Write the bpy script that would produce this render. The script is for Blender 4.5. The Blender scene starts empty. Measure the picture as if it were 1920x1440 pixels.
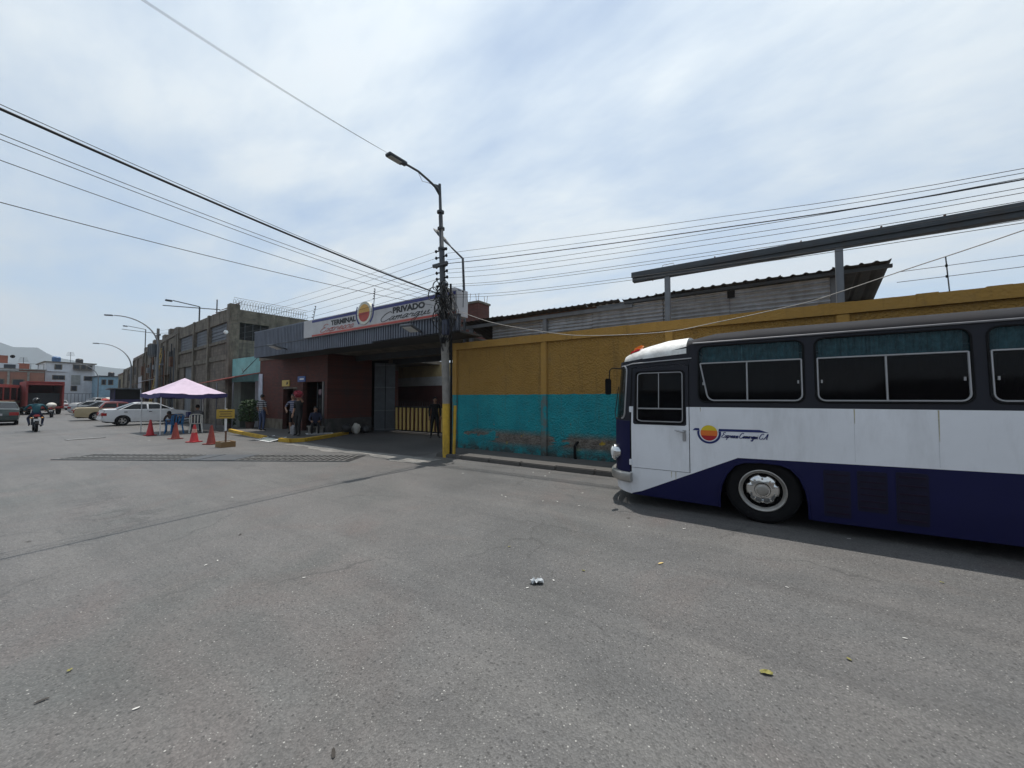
import bpy, bmesh, math, random
from mathutils import Vector, Matrix
from mathutils.geometry import tessellate_polygon
random.seed(7)
R = math.radians
scene = bpy.context.scene
col = scene.collection
# ---------------------------------------------------------------- camera, sky, sun, exposure
cam_d = bpy.data.cameras.new('camera'); cam = bpy.data.objects.new('camera', cam_d); col.objects.link(cam)
CAM_H = 1.65
cam.location = (0, 0, CAM_H)
cam.rotation_euler = (R(90) + math.atan(27 / 720.0), 0, R(33.8))
cam_d.sensor_width = 36; cam_d.lens = 36 * 720 / 1920.0
cam_d.clip_start = 0.05; cam_d.clip_end = 20000
scene.camera = cam
SUN_EL = 76.0
SUN_AZ = Vector((-0.50, 0.866, 0)).normalized()            # horizontal direction towards the sun
SUN_DIR = SUN_AZ * math.cos(R(SUN_EL)) + Vector((0, 0, math.sin(R(SUN_EL))))
w = bpy.data.worlds.new('World'); scene.world = w; w.use_nodes = True
nt = w.node_tree; nt.nodes.clear()
def N(tree, t, **kw):
    n = tree.nodes.new(t)
    for k, v in kw.items(): setattr(n, k, v)
    return n
def world():
    L = nt.links.new
    out = N(nt, 'ShaderNodeOutputWorld')
    sky = N(nt, 'ShaderNodeTexSky', sky_type='NISHITA', sun_disc=False)
    sky.sun_elevation = R(SUN_EL)
    sky.sun_rotation = math.atan2(SUN_AZ.x, SUN_AZ.y)
    sky.air_density = 1.0; sky.dust_density = 0.5; sky.ozone_density = 1.0
    b1 = N(nt, 'ShaderNodeBackground'); b1.inputs[1].default_value = 0.13
    L(sky.outputs[0], b1.inputs[0])
    tc = N(nt, 'ShaderNodeTexCoord')
    sep = N(nt, 'ShaderNodeSeparateXYZ'); L(tc.outputs['Generated'], sep.inputs[0])
    zz = N(nt, 'ShaderNodeMath', operation='MAXIMUM'); L(sep.outputs[2], zz.inputs[0]); zz.inputs[1].default_value = 0.0
    za = N(nt, 'ShaderNodeMath', operation='ADD'); L(zz.outputs[0], za.inputs[0]); za.inputs[1].default_value = 0.16
    dx = N(nt, 'ShaderNodeMath', operation='DIVIDE'); L(sep.outputs[0], dx.inputs[0]); L(za.outputs[0], dx.inputs[1])
    dy = N(nt, 'ShaderNodeMath', operation='DIVIDE'); L(sep.outputs[1], dy.inputs[0]); L(za.outputs[0], dy.inputs[1])
    cb = N(nt, 'ShaderNodeCombineXYZ'); L(dx.outputs[0], cb.inputs[0]); L(dy.outputs[0], cb.inputs[1])
    mp = N(nt, 'ShaderNodeMapping'); mp.inputs['Rotation'].default_value = (0, 0, R(28)); mp.inputs['Scale'].default_value = (0.75, 1.5, 1); mp.inputs['Location'].default_value = (0.6, 2.3, 0)
    L(cb.outputs[0], mp.inputs[0])
    n1 = N(nt, 'ShaderNodeTexNoise'); n1.inputs['Scale'].default_value = 0.75; n1.inputs['Detail'].default_value = 7; n1.inputs['Roughness'].default_value = 0.52; n1.inputs['Distortion'].default_value = 0.5
    L(mp.outputs[0], n1.inputs['Vector'])
    n2 = N(nt, 'ShaderNodeTexNoise'); n2.inputs['Scale'].default_value = 2.6; n2.inputs['Detail'].default_value = 8; n2.inputs['Roughness'].default_value = 0.6
    L(mp.outputs[0], n2.inputs['Vector'])
    mx = N(nt, 'ShaderNodeMath', operation='MULTIPLY_ADD'); L(n2.outputs[0], mx.inputs[0]); mx.inputs[1].default_value = 0.35; L(n1.outputs[0], mx.inputs[2])
    rp = N(nt, 'ShaderNodeValToRGB'); rp.color_ramp.elements[0].position = 0.44; rp.color_ramp.elements[1].position = 0.76
    rp.color_ramp.elements[0].color = (0.22, 0.22, 0.22, 1); rp.color_ramp.elements[1].color = (0.97, 0.97, 0.97, 1)
    L(mx.outputs[0], rp.inputs[0])
    # thin veil: denser cloud is whiter; a broad natural aureole around the sun
    dt = N(nt, 'ShaderNodeVectorMath', operation='DOT_PRODUCT'); L(tc.outputs['Generated'], dt.inputs[0]); dt.inputs[1].default_value = SUN_DIR
    mr = N(nt, 'ShaderNodeMapRange'); L(dt.outputs['Value'], mr.inputs[0]); mr.inputs[1].default_value = 0.3; mr.inputs[2].default_value = 1.0; mr.inputs[3].default_value = 0.70; mr.inputs[4].default_value = 1.05
    cr = N(nt, 'ShaderNodeValToRGB'); cr.color_ramp.elements[0].color = (0.70, 0.855, 0.97, 1); cr.color_ramp.elements[1].color = (0.925, 0.97, 1.0, 1)
    cr.color_ramp.elements[0].position = 0.45; cr.color_ramp.elements[1].position = 0.9
    L(mx.outputs[0], cr.inputs[0])
    b2 = N(nt, 'ShaderNodeBackground'); L(cr.outputs[0], b2.inputs[0]); L(mr.outputs[0], b2.inputs[1])
    ms = N(nt, 'ShaderNodeMixShader'); L(rp.outputs[0], ms.inputs[0]); L(b1.outputs[0], ms.inputs[1]); L(b2.outputs[0], ms.inputs[2])
    L(ms.outputs[0], out.inputs[0])
world()
sun_d = bpy.data.lights.new('sun', 'SUN'); sun_d.energy = 4.2; sun_d.angle = R(0.6); sun_d.color = (1.0, 0.955, 0.89)
sun = bpy.data.objects.new('sun', sun_d); col.objects.link(sun)
sun.rotation_euler = (-SUN_DIR).to_track_quat('-Z', 'Y').to_euler(); sun.location = (0, 0, 30)
vs = scene.view_settings
vs.view_transform = 'Standard'; vs.look = 'None'; vs.gamma = 1; vs.use_curve_mapping = False; vs.exposure = 0.12
scene.render.resolution_x = 1024; scene.render.resolution_y = 768

# ---------------------------------------------------------------- helpers
def tag(o, label=None, cat=None, group=None, kind=None):
    if label: o['label'] = label
    if cat: o['category'] = cat
    if group: o['group'] = group
    if kind: o['kind'] = kind
    return o
def thing(name, label, cat, loc=(0, 0, 0), rz=0, group=None):
    o = bpy.data.objects.new(name, None); col.objects.link(o)
    o.empty_display_size = 0.2
    o.location = loc; o.rotation_euler = (0, 0, rz)
    return tag(o, label, cat, group)
def copy_tree(o, parent=None):
    c = o.copy(); col.objects.link(c); c.parent = parent
    for ch in list(o.children): copy_tree(ch, c)
    return c
def woff(p):
    v = Vector((0, 0, 0))
    while p is not None:
        v += Vector(p.location); p = p.parent
    return v
class MB:
    """mesh builder; local=False means coordinates are world ones (shifted to the unrotated parent)"""
    def __init__(s, local=False): s.v = []; s.f = []; s.m = []; s.local = local; s.mi = 0
    def add(s, vs, fs):
        b = len(s.v); s.v += [tuple(p) for p in vs]
        s.f += [tuple(b + i for i in f) for f in fs]; s.m += [s.mi] * len(fs)
        return s
    def box(s, x0, x1, y0, y1, z0, z1):
        v = [(x, y, z) for z in (z0, z1) for y in (y0, y1) for x in (x0, x1)]
        return s.add(v, [(0, 2, 3, 1), (4, 5, 7, 6), (0, 1, 5, 4), (2, 6, 7, 3), (0, 4, 6, 2), (1, 3, 7, 5)])
    def obox(s, c, size, rz=0, rx=0, ry=0):
        mt = Matrix.Translation(c) @ Matrix.Rotation(rz, 4, 'Z') @ Matrix.Rotation(ry, 4, 'Y') @ Matrix.Rotation(rx, 4, 'X')
        a, b, c2 = (q / 2 for q in size)
        v = [mt @ Vector((x, y, z)) for z in (-c2, c2) for y in (-b, b) for x in (-a, a)]
        return s.add(v, [(0, 2, 3, 1), (4, 5, 7, 6), (0, 1, 5, 4), (2, 6, 7, 3), (0, 4, 6, 2), (1, 3, 7, 5)])
    def bar(s, p, q, wd, ht=None, up=(0, 0, 1)):
        p = Vector(p); q = Vector(q); ht = ht or wd
        d = (q - p).normalized(); u = Vector(up)
        if abs(d.dot(u)) > .98: u = Vector((0, 1, 0))
        r_ = d.cross(u).normalized(); u = r_.cross(d).normalized()
        v = [e + r_ * a * wd / 2 + u * b * ht / 2 for e in (p, q) for b in (-1, 1) for a in (-1, 1)]
        return s.add(v, [(0, 1, 3, 2), (4, 6, 7, 5), (0, 4, 5, 1), (2, 3, 7, 6), (0, 2, 6, 4), (1, 5, 7, 3)])
    def tube(s, pts, r, n=8, caps=True):
        pts = [Vector(p) for p in pts]; k = len(pts)
        rr = r if isinstance(r, (list, tuple)) else [r] * k
        vs = []; fs = []
        pu = None
        for i, p in enumerate(pts):
            d = (pts[min(i + 1, k - 1)] - pts[max(i - 1, 0)]).normalized()
            if pu is None:
                pu = Vector((0, 0, 1)) if abs(d.z) < .9 else Vector((1, 0, 0))
            u = (pu - d * pu.dot(d)).normalized(); pu = u
            t = d.cross(u)
            for j in range(n):
                a = 2 * math.pi * j / n
                vs.append(p + (u * math.cos(a) + t * math.sin(a)) * rr[i])
        for i in range(k - 1):
            for j in range(n):
                fs.append((i * n + j, i * n + (j + 1) % n, (i + 1) * n + (j + 1) % n, (i + 1) * n + j))
        if caps: fs += [tuple(range(n - 1, -1, -1)), tuple((k - 1) * n + j for j in range(n))]
        return s.add(vs, fs)
    def lathe(s, prof, mt=None, n=24, close=False):
        """profile (radius, height) about local z, moved by matrix"""
        mt = mt or Matrix(); vs = []; fs = []; k = len(prof)
        for r_, z in prof:
            for j in range(n):
                a = 2 * math.pi * j / n; vs.append(mt @ Vector((r_ * math.cos(a), r_ * math.sin(a), z)))
        for i in range(k - (0 if close else 1)):
            i2 = (i + 1) % k
            for j in range(n):
                fs.append((i * n + j, i * n + (j + 1) % n, i2 * n + (j + 1) % n, i2 * n + j))
        if not close: fs += [tuple(range(n - 1, -1, -1)), tuple((k - 1) * n + j for j in range(n))]
        return s.add(vs, fs)
    def prism(s, poly, a, b, fn):
        """polygon (u,v) extruded from a to b, fn(u,v,t) -> point; any simple polygon"""
        n = len(poly)
        vs = [fn(u, v, a) for u, v in poly] + [fn(u, v, b) for u, v in poly]
        tr = tessellate_polygon([[Vector((u, v, 0)) for u, v in poly]])
        fs = [tuple(t) for t in tr] + [tuple(n + i for i in reversed(t)) for t in tr]
        fs += [(i, (i + 1) % n, n + (i + 1) % n, n + i) for i in range(n)]
        return s.add(vs, fs)
    def ball(s, c, rad, n=12, m=8):
        rx, ry, rz = (rad,) * 3 if not isinstance(rad, (tuple, list)) else rad
        vs = [(c[0], c[1], c[2] - rz)]; fs = []
        for i in range(1, m):
            t = math.pi * i / m
            for j in range(n):
                a = 2 * math.pi * j / n
                vs.append((c[0] + rx * math.sin(t) * math.cos(a), c[1] + ry * math.sin(t) * math.sin(a), c[2] - rz * math.cos(t)))
        vs.append((c[0], c[1], c[2] + rz)); e = len(vs) - 1
        for j in range(n):
            fs.append((0, 1 + (j + 1) % n, 1 + j)); fs.append((e, e - n + j, e - n + (j + 1) % n))
            for i in range(m - 2):
                a = 1 + i * n
                fs.append((a + j, a + (j + 1) % n, a + n + (j + 1) % n, a + n + j))
        return s.add(vs, fs)
    def mesh(s, name, off=Vector((0, 0, 0)), smooth=False, bevel=0, segs=2, fix=True):
        me = bpy.data.meshes.new(name)
        me.from_pydata([(x - off.x, y - off.y, z - off.z) for x, y, z in s.v], [], s.f)
        if s.mi or any(s.m): me.polygons.foreach_set('material_index', s.m)
        bm = bmesh.new(); bm.from_mesh(me)
        if fix: bmesh.ops.recalc_face_normals(bm, faces=bm.faces)
        if bevel:
            ed = [e for e in bm.edges if len(e.link_faces) == 2 and e.calc_face_angle(0) > R(35)]
            bmesh.ops.bevel(bm, geom=ed, offset=bevel, segments=segs, affect='EDGES', clamp_overlap=True)
        if smooth:
            for f in bm.faces: f.smooth = True
            for e in bm.edges:
                if len(e.link_faces) == 2 and e.calc_face_angle(0) > R(40): e.smooth = False
        bm.to_mesh(me); bm.free(); me.update()
        return me
    def build(s, name, mat, parent=None, smooth=False, bevel=0, segs=2, fix=True):
        off = Vector((0, 0, 0)) if s.local else woff(parent)
        me = s.mesh(name, off, smooth, bevel, segs, fix)
        for m_ in (mat if isinstance(mat, (list, tuple)) else [mat]): me.materials.append(m_)
        o = bpy.data.objects.new(name, me); col.objects.link(o); o.parent = parent
        return o
def struct(o): o['kind'] = 'structure'; return o
def catmull(p, k=5):
    out = []
    for i in range(len(p) - 1):
        a = Vector(p[max(i - 1, 0)]); b = Vector(p[i]); c = Vector(p[i + 1]); d = Vector(p[min(i + 2, len(p) - 1)])
        for j in range(k):
            t = j / k
            out.append(0.5 * ((2 * b) + (c - a) * t + (2 * a - 5 * b + 4 * c - d) * t * t + (3 * b - a - 3 * c + d) * t ** 3))
    out.append(Vector(p[-1])); return out
GLYPH = {
 'E': (.62, [[(.55,.85),(.35,.98),(.15,.85),(.2,.62),(.4,.52),(.18,.48),(0,.25),(.1,.03),(.35,0),(.6,.2)]]),
 'x': (.42, [[(0,.3),(.12,.42),(.22,.25),(.32,.02),(.45,.1)], [(.4,.45),(.05,0)]]),
 'p': (.42, [[(0,.3),(.12,.42),(.02,-.4)], [(.08,.3),(.25,.43),(.36,.3),(.28,.03),(.1,.06),(.45,.08)]]),
 'r': (.34, [[(0,.25),(.1,.42),(.14,.36),(.26,.36),(.22,.08),(.38,.1)]]),
 'e': (.32, [[(0,.15),(.2,.25),(.26,.38),(.15,.44),(.05,.25),(.12,.02),(.34,.12)]]),
 's': (.30, [[(0,.1),(.18,.46),(.27,.15),(.14,0),(.02,.06),(.32,.1)]]),
 'o': (.38, [[(.2,.43),(.05,.32),(.05,.08),(.2,0),(.3,.15),(.26,.38),(.18,.42),(.4,.36)]]),
 'C': (.66, [[(.6,.8),(.45,.98),(.15,.75),(.02,.3),(.2,0),(.45,.05),(.65,.25)]]),
 'a': (.40, [[(.3,.38),(.15,.43),(.03,.2),(.1,.02),(.28,.3),(.31,.42),(.27,.08),(.42,.1)]]),
 'm': (.52, [[(0,.3),(.08,.42),(.06,0)], [(.07,.25),(.22,.43),(.23,0)], [(.23,.25),(.38,.43),(.39,.08),(.54,.1)]]),
 'g': (.40, [[(.3,.38),(.15,.43),(.03,.2),(.1,.05),(.28,.3),(.31,.42),(.26,-.3),(.1,-.42),(0,-.3),(.42,.1)]]),
 'u': (.42, [[(0,.3),(.07,.42),(.08,.08),(.2,.02),(.3,.4),(.3,.08),(.44,.1)]]),
 'i': (.24, [[(0,.25),(.08,.42),(.08,.05),(.24,.1)], [(.1,.6),(.13,.64)]]),
 'A': (.60, [[(0,0),(.2,.3),(.48,.98),(.5,.3),(.48,0)], [(.12,.38),(.55,.38)]]),
 '.': (.16, [[(.03,0),(.08,.02)]]), ' ': (.22, []),
}
def cursive(mb, text, fn, size, wd, shear=.35, fit=None):
    """flat brush ribbons; fn(u,v) -> point; fit = total width"""
    adv = sum(GLYPH[c][0] for c in text); sx = (fit / adv) if fit else size
    x = 0
    for c in text:
        a, strokes = GLYPH[c]
        for st in strokes:
            pts = catmull([Vector((p[0], p[1], 0)) for p in st], 4)
            vs = []; k = len(pts)
            for i, p in enumerate(pts):
                d = pts[min(i + 1, k - 1)] - pts[max(i - 1, 0)]
                n = Vector((-d.y, d.x, 0)).normalized()
                ww = wd * (.55 + .75 * abs(d.normalized().y))
                for sgn in (-1, 1):
                    q = p * 1.0
                    vs.append(fn((x + q.x + shear * q.y) * sx + n.x * sgn * ww, q.y * size + n.y * sgn * ww))
            mb.add(vs, [(2 * i, 2 * i + 1, 2 * i + 3, 2 * i + 2) for i in range(k - 1)])
        x += a
    return mb
def lettering(mb, text, fn, size, fit=None, bold=0.0, shear=0):
    cu = bpy.data.curves.new('t', 'FONT'); cu.body = text; cu.size = size; cu.offset = bold; cu.shear = shear; cu.resolution_u = 3
    o = bpy.data.objects.new('t', cu); col.objects.link(o)
    dg = bpy.context.evaluated_depsgraph_get()
    me = o.evaluated_get(dg).to_mesh()
    vs = [v.co.copy() for v in me.vertices]; fs = [tuple(p.vertices) for p in me.polygons]
    wmax = max(v.x for v in vs) if vs else 1
    k = fit / wmax if fit else 1
    mb.add([fn(v.x * k, v.y) for v in vs], fs)
    o.evaluated_get(dg).to_mesh_clear()
    bpy.data.objects.remove(o); bpy.data.curves.remove(cu)
    return mb
# ---------------------------------------------------------------- materials
def pmat(name):
    m = bpy.data.materials.new(name); m.use_nodes = True
    t = m.node_tree; b = t.nodes['Principled BSDF']
    return m, t, b
def M(name, c, rough=.6, metal=0, var=.18, vs_=2.5, bump=0, bs=30, stain=0, stain_c=(.05, .045, .04), spec=None, coat=0, streak=0, alpha=1, coord='Object'):
    m, t, b = pmat(name); L = t.links.new
    tc = N(t, 'ShaderNodeTexCoord')
    b.inputs['Roughness'].default_value = rough; b.inputs['Metallic'].default_value = metal
    if spec is not None: b.inputs['Specular IOR Level'].default_value = spec
    if coat: b.inputs['Coat Weight'].default_value = coat; b.inputs['Coat Roughness'].default_value = .08
    if alpha < 1: b.inputs['Alpha'].default_value = alpha
    n = N(t, 'ShaderNodeTexNoise'); n.inputs['Scale'].default_value = vs_; n.inputs['Detail'].default_value = 6; n.inputs['Roughness'].default_value = .65
    L(tc.outputs[coord], n.inputs['Vector'])
    mx = N(t, 'ShaderNodeMix', data_type='RGBA')
    mx.inputs[6].default_value = (*[q * (1 - var) for q in c], 1); mx.inputs[7].default_value = (*[min(q * (1 + var), 1) for q in c], 1)
    mr = N(t, 'ShaderNodeMapRange'); L(n.outputs[0], mr.inputs[0]); mr.inputs[1].default_value = .3; mr.inputs[2].default_value = .7
    L(mr.outputs[0], mx.inputs[0]); last = mx.outputs[2]
    if stain:
        mp = N(t, 'ShaderNodeMapping'); mp.inputs['Scale'].default_value = (1, 1, .22 if streak else 1); L(tc.outputs[coord], mp.inputs[0])
        n2 = N(t, 'ShaderNodeTexNoise'); n2.inputs['Scale'].default_value = 2.2 if not streak else streak; n2.inputs['Detail'].default_value = 9; n2.inputs['Roughness'].default_value = .7
        L(mp.outputs[0], n2.inputs['Vector'])
        r2 = N(t, 'ShaderNodeMapRange'); L(n2.outputs[0], r2.inputs[0]); r2.inputs[1].default_value = .48; r2.inputs[2].default_value = .72; r2.inputs[4].default_value = stain
        m2 = N(t, 'ShaderNodeMix', data_type='RGBA'); L(r2.outputs[0], m2.inputs[0]); L(last, m2.inputs[6]); m2.inputs[7].default_value = (*stain_c, 1); last = m2.outputs[2]
        rr = N(t, 'ShaderNodeMapRange'); L(n2.outputs[0], rr.inputs[0]); rr.inputs[3].default_value = rough; rr.inputs[4].default_value = min(1, rough + .25)
        L(rr.outputs[0], b.inputs['Roughness'])
    L(last, b.inputs['Base Color'])
    if bump:
        n3 = N(t, 'ShaderNodeTexNoise'); n3.inputs['Scale'].default_value = bs; n3.inputs['Detail'].default_value = 5
        L(tc.outputs[coord], n3.inputs['Vector'])
        bp = N(t, 'ShaderNodeBump'); bp.inputs['Strength'].default_value = bump; bp.inputs['Distance'].default_value = .02
        L(n3.outputs[0], bp.inputs['Height']); L(bp.outputs[0], b.inputs['Normal'])
    return m
def ramp(t, src, stops):
    r = N(t, 'ShaderNodeValToRGB'); e = r.color_ramp.elements
    while len(e) < len(stops): e.new(.5)
    for i, (p, c) in enumerate(stops):
        e[i].position = p; e[i].color = (*c, 1) if len(c) == 3 else c
    t.links.new(src, r.inputs[0]); return r
def mixc(t, fac, a, b_, mode='MIX'):
    m = N(t, 'ShaderNodeMix', data_type='RGBA', blend_type=mode)
    for s_, v in ((0, fac), (6, a), (7, b_)):
        if hasattr(v, 'is_linked') or hasattr(v, 'links'): t.links.new(v, m.inputs[s_])
        elif isinstance(v, (int, float)): m.inputs[s_].default_value = v
        else: m.inputs[s_].default_value = (*v, 1)
    return m.outputs[2]
def noise(t, vec, sc, det=5, rough=.6, dist=0):
    n = N(t, 'ShaderNodeTexNoise'); n.inputs['Scale'].default_value = sc; n.inputs['Detail'].default_value = det; n.inputs['Roughness'].default_value = rough; n.inputs['Distortion'].default_value = dist
    t.links.new(vec, n.inputs['Vector']); return n.outputs[0]
def mrange(t, src, a, b_, c=0, d=1):
    r = N(t, 'ShaderNodeMapRange'); t.links.new(src, r.inputs[0])
    for i, v in enumerate((a, b_, c, d)): r.inputs[1 + i].default_value = v
    return r.outputs[0]
def mth(t, op, a, b_=None):
    n = N(t, 'ShaderNodeMath', operation=op)
    for i, v in enumerate((a, b_)):
        if v is None: continue
        if isinstance(v, (int, float)): n.inputs[i].default_value = v
        else: t.links.new(v, n.inputs[i])
    return n.outputs[0]
def mapping(t, vec, loc=(0, 0, 0), rot=(0, 0, 0), sc=(1, 1, 1)):
    m = N(t, 'ShaderNodeMapping'); m.inputs['Location'].default_value = loc; m.inputs['Rotation'].default_value = rot; m.inputs['Scale'].default_value = sc
    t.links.new(vec, m.inputs[0]); return m.outputs[0]

def asphalt(name, base=.092, tint=(1, .985, .955), dark=False):
    m, t, b = pmat(name); L = t.links.new
    tc = N(t, 'ShaderNodeTexCoord'); P = tc.outputs['Object']
    big = noise(t, P, .22, 6, .62, .6)
    mid = noise(t, P, 1.1, 7, .65, .3)
    fine = noise(t, P, 9, 6, .7)
    a = base
    c0 = ramp(t, big, [(.34, (a * .72, a * .72, a * .715)), (.46, (a, a * .985, a * .965)), (.56, (a * 1.20, a * 1.14, a * 1.09)), (.68, (a * .88, a * .92, a * .88))])
    # reddish worn patches
    red = mrange(t, noise(t, P, .55, 5, .6, .8), .54, .68, 0, .45)
    c1 = mixc(t, red, c0.outputs[0], (a * 1.26, a * .98, a * .89))
    grn = mrange(t, noise(t, mapping(t, P, (31, 7, 0)), .4, 5, .6, .8), .57, .72, 0, .5)
    c1 = mixc(t, grn, c1, (a * .84, a * .86, a * .80))
    c2 = mixc(t, mrange(t, mid, .3, .75, 0, 1), c1, mixc(t, 1.0, c1, (.74, .74, .74), 'MULTIPLY'))
    # drag marks along the street
    st = noise(t, mapping(t, P, (0, 0, 0), (0, 0, R(4)), (.10, 1.6, 1)), 1.4, 7, .7, .2)
    c2 = mixc(t, mrange(t, st, .50, .66, 0, .5), c2, (a * .62, a * .6, a * .59))
    st2 = noise(t, mapping(t, P, (5, 3, 0), (0, 0, R(-22)), (.10, 1.4, 1)), 1.2, 7, .7, .3)
    c2 = mixc(t, mrange(t, st2, .52, .68, 0, .42), c2, (a * 1.32, a * 1.28, a * 1.2))
    # oil spots and repair seams
    oil = mrange(t, noise(t, mapping(t, P, (11, 2, 0)), .9, 4, .5, .2), .66, .74, 0, .40)
    c2 = mixc(t, oil, c2, (a * .45, a * .44, a * .44))
    vc = N(t, 'ShaderNodeTexVoronoi', feature='DISTANCE_TO_EDGE'); vc.inputs['Scale'].default_value = .34
    wob = N(t, 'ShaderNodeVectorMath', operation='ADD'); L(P, wob.inputs[0])
    nv = N(t, 'ShaderNodeTexNoise'); nv.inputs['Scale'].default_value = 1.3; nv.inputs['Detail'].default_value = 6; L(P, nv.inputs['Vector']); L(nv.outputs['Color'], wob.inputs[1])
    L(wob.outputs[0], vc.inputs['Vector'])
    crk = mrange(t, vc.outputs['Distance'], .002, .009, 1, 0)
    crk = mth(t, 'MULTIPLY', crk, mrange(t, noise(t, mapping(t, P, (3, 9, 0)), .6, 3), .48, .57, 0, .5))
    c2 = mixc(t, crk, c2, (a * .35, a * .34, a * .33))
    # stones showing through the binder
    v1 = N(t, 'ShaderNodeTexVoronoi'); v1.inputs['Scale'].default_value = 95; L(P, v1.inputs['Vector'])
    v2 = N(t, 'ShaderNodeTexVoronoi'); v2.inputs['Scale'].default_value = 42; L(P, v2.inputs['Vector'])
    sp1 = N(t, 'ShaderNodeSeparateColor'); L(v1.outputs['Color'], sp1.inputs[0])
    sp2 = N(t, 'ShaderNodeSeparateColor'); L(v2.outputs['Color'], sp2.inputs[0])
    g1 = mrange(t, sp1.outputs[0], 0, 1, .72, 1.28)
    gm = N(t, 'ShaderNodeVectorMath', operation='SCALE'); L(c2, gm.inputs[0]); L(g1, gm.inputs['Scale'])
    pale = mth(t, 'MULTIPLY', mrange(t, sp1.outputs[1], .93, .95, 0, 1), mrange(t, v1.outputs['Distance'], .25, .45, .5, 0))
    c3 = mixc(t, pale, gm.outputs[0], (.38, .37, .345))
    pale2 = mth(t, 'MULTIPLY', mrange(t, sp2.outputs[1], .955, .965, 0, 1), mrange(t, v2.outputs['Distance'], .12, .26, .9, 0))
    c3 = mixc(t, pale2, c3, (.42, .41, .38))
    dk = mth(t, 'MULTIPLY', mrange(t, sp2.outputs[2], .90, .93, 0, 1), mrange(t, v2.outputs['Distance'], .2, .4, .8, 0))
    c3 = mixc(t, dk, c3, (.03, .029, .028))
    L(c3, b.inputs['Base Color'])
    b.inputs['Roughness'].default_value = .62; b.inputs['Specular IOR Level'].default_value = .5
    bp = N(t, 'ShaderNodeBump'); bp.inputs['Strength'].default_value = .55; bp.inputs['Distance'].default_value = .012
    hh = mth(t, 'ADD', mth(t, 'MULTIPLY', fine, .6), mth(t, 'MULTIPLY', v1.outputs['Distance'], -.5))
    L(hh, bp.inputs['Height']); L(bp.outputs[0], b.inputs['Normal'])
    return m
def painted_wall(name, smooth=False):
    """ochre above, teal below, plaster worn off in a band near the ground; z = 0 at the pavement"""
    m, t, b = pmat(name); L = t.links.new
    tc = N(t, 'ShaderNodeTexCoord'); P = tc.outputs['Object']
    sep = N(t, 'ShaderNodeSeparateXYZ'); L(P, sep.inputs[0]); Z = sep.outputs[2]
    n1 = noise(t, P, 1.2, 6, .65); n2 = noise(t, P, 7, 6, .7); n3 = noise(t, P, 30, 4, .6)
    kk_ = 1.0 if smooth else .88
    och = ramp(t, n1, [(.3, (.30 * kk_, .168 * kk_, .040 * kk_)), (.55, (.36 * kk_, .205 * kk_, .050 * kk_)), (.75, (.315 * kk_, .19 * kk_, .06 * kk_))])
    teal = ramp(t, n1, [(.3, (.010, .19, .225)), (.5, (.014, .25, .285)), (.72, (.022, .285, .31))])
    teal2 = mixc(t, mrange(t, n2, .5, .72, 0, .5), teal.outputs[0], (.035, .17, .175))
    och2 = mixc(t, mrange(t, n2, .52, .75, 0, .45), och.outputs[0], (.21, .125, .042))
    edge = mth(t, 'ADD', Z, mrange(t, noise(t, P, 5, 3), 0, 1, -.02, .02))
    c = mixc(t, mrange(t, edge, 1.66, 1.672, 0, 1), teal2, och2)
    # worn band: bare grey block, brown grime, left-over yellow
    band = mth(t, 'MULTIPLY', mrange(t, Z, .16, .30, 0, 1), mrange(t, Z, .50, .68, 1, 0))
    wl = noise(t, mapping(t, P, (2.2, 0, 0), (0, 0, 0), (.55, 1, 2.4)), 1.15, 5, .6, .4)
    X_ = sep.outputs[0]
    def bump_(c_, w_): return mrange(t, mth(t, 'ABSOLUTE', mth(t, 'SUBTRACT', X_, c_)), w_ * .5, w_, .24, 0)
    zone = mth(t, 'ADD', bump_(-3.75, 1.1), mth(t, 'ADD', bump_(-1.5, 1.2), bump_(4.5, 1.5)))
    worn = mth(t, 'MULTIPLY', band, mrange(t, mth(t, 'ADD', mth(t, 'ADD', wl, mth(t, 'MULTIPLY', n2, .18)), zone), .63, .67, 0, 1))
    bare = ramp(t, n2, [(.3, (.075, .062, .052)), (.5, (.16, .14, .12)), (.62, (.21, .185, .155)), (.72, (.055, .05, .045))])
    yel = mrange(t, noise(t, mapping(t, P, (4, 1, 3)), 2.6, 4, .55), .64, .68, 0, 1)
    bare2 = mixc(t, yel, bare.outputs[0], (.38, .26, .035))
    c = mixc(t, worn, c, bare2)
    if smooth: c = mixc(t, mth(t, 'MULTIPLY', mrange(t, Z, 1.60, 1.66, 1, .0), mrange(t, noise(t, P, 4.5, 6, .65), .40, .55, 0, .8)), c, (.13, .125, .11))
    # rising dirt at the foot (grime with its own outline)
    foot = mth(t, 'MULTIPLY', mrange(t, Z, .04, .42, 1, 0), mrange(t, noise(t, P, 3.2, 7, .7), .36, .56, 0, .92))
    c = mixc(t, foot, c, (.055, .05, .044))
    chip = mrange(t, noise(t, P, 11, 3, .5), .70, .73, 0, .7)
    c = mixc(t, mth(t, 'MULTIPLY', chip, mrange(t, Z, .9, 1.6, 1, .15)), c, (.14, .12, .10))
    drip = noise(t, mapping(t, P, sc=(3.5, 3.5, .25)), 2.0, 6, .65)
    c = mixc(t, mrange(t, drip, .55, .75, 0, .38), c, (.075, .058, .03))
    L(c, b.inputs['Base Color']); b.inputs['Roughness'].default_value = .85
    b.inputs['Specular IOR Level'].default_value = .3
    bp = N(t, 'ShaderNodeBump'); bp.inputs['Strength'].default_value = .25 if smooth else .95; bp.inputs['Distance'].default_value = .035
    v = N(t, 'ShaderNodeTexVoronoi', feature='SMOOTH_F1'); v.inputs['Scale'].default_value = 24; L(P, v.inputs['Vector'])
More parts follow.
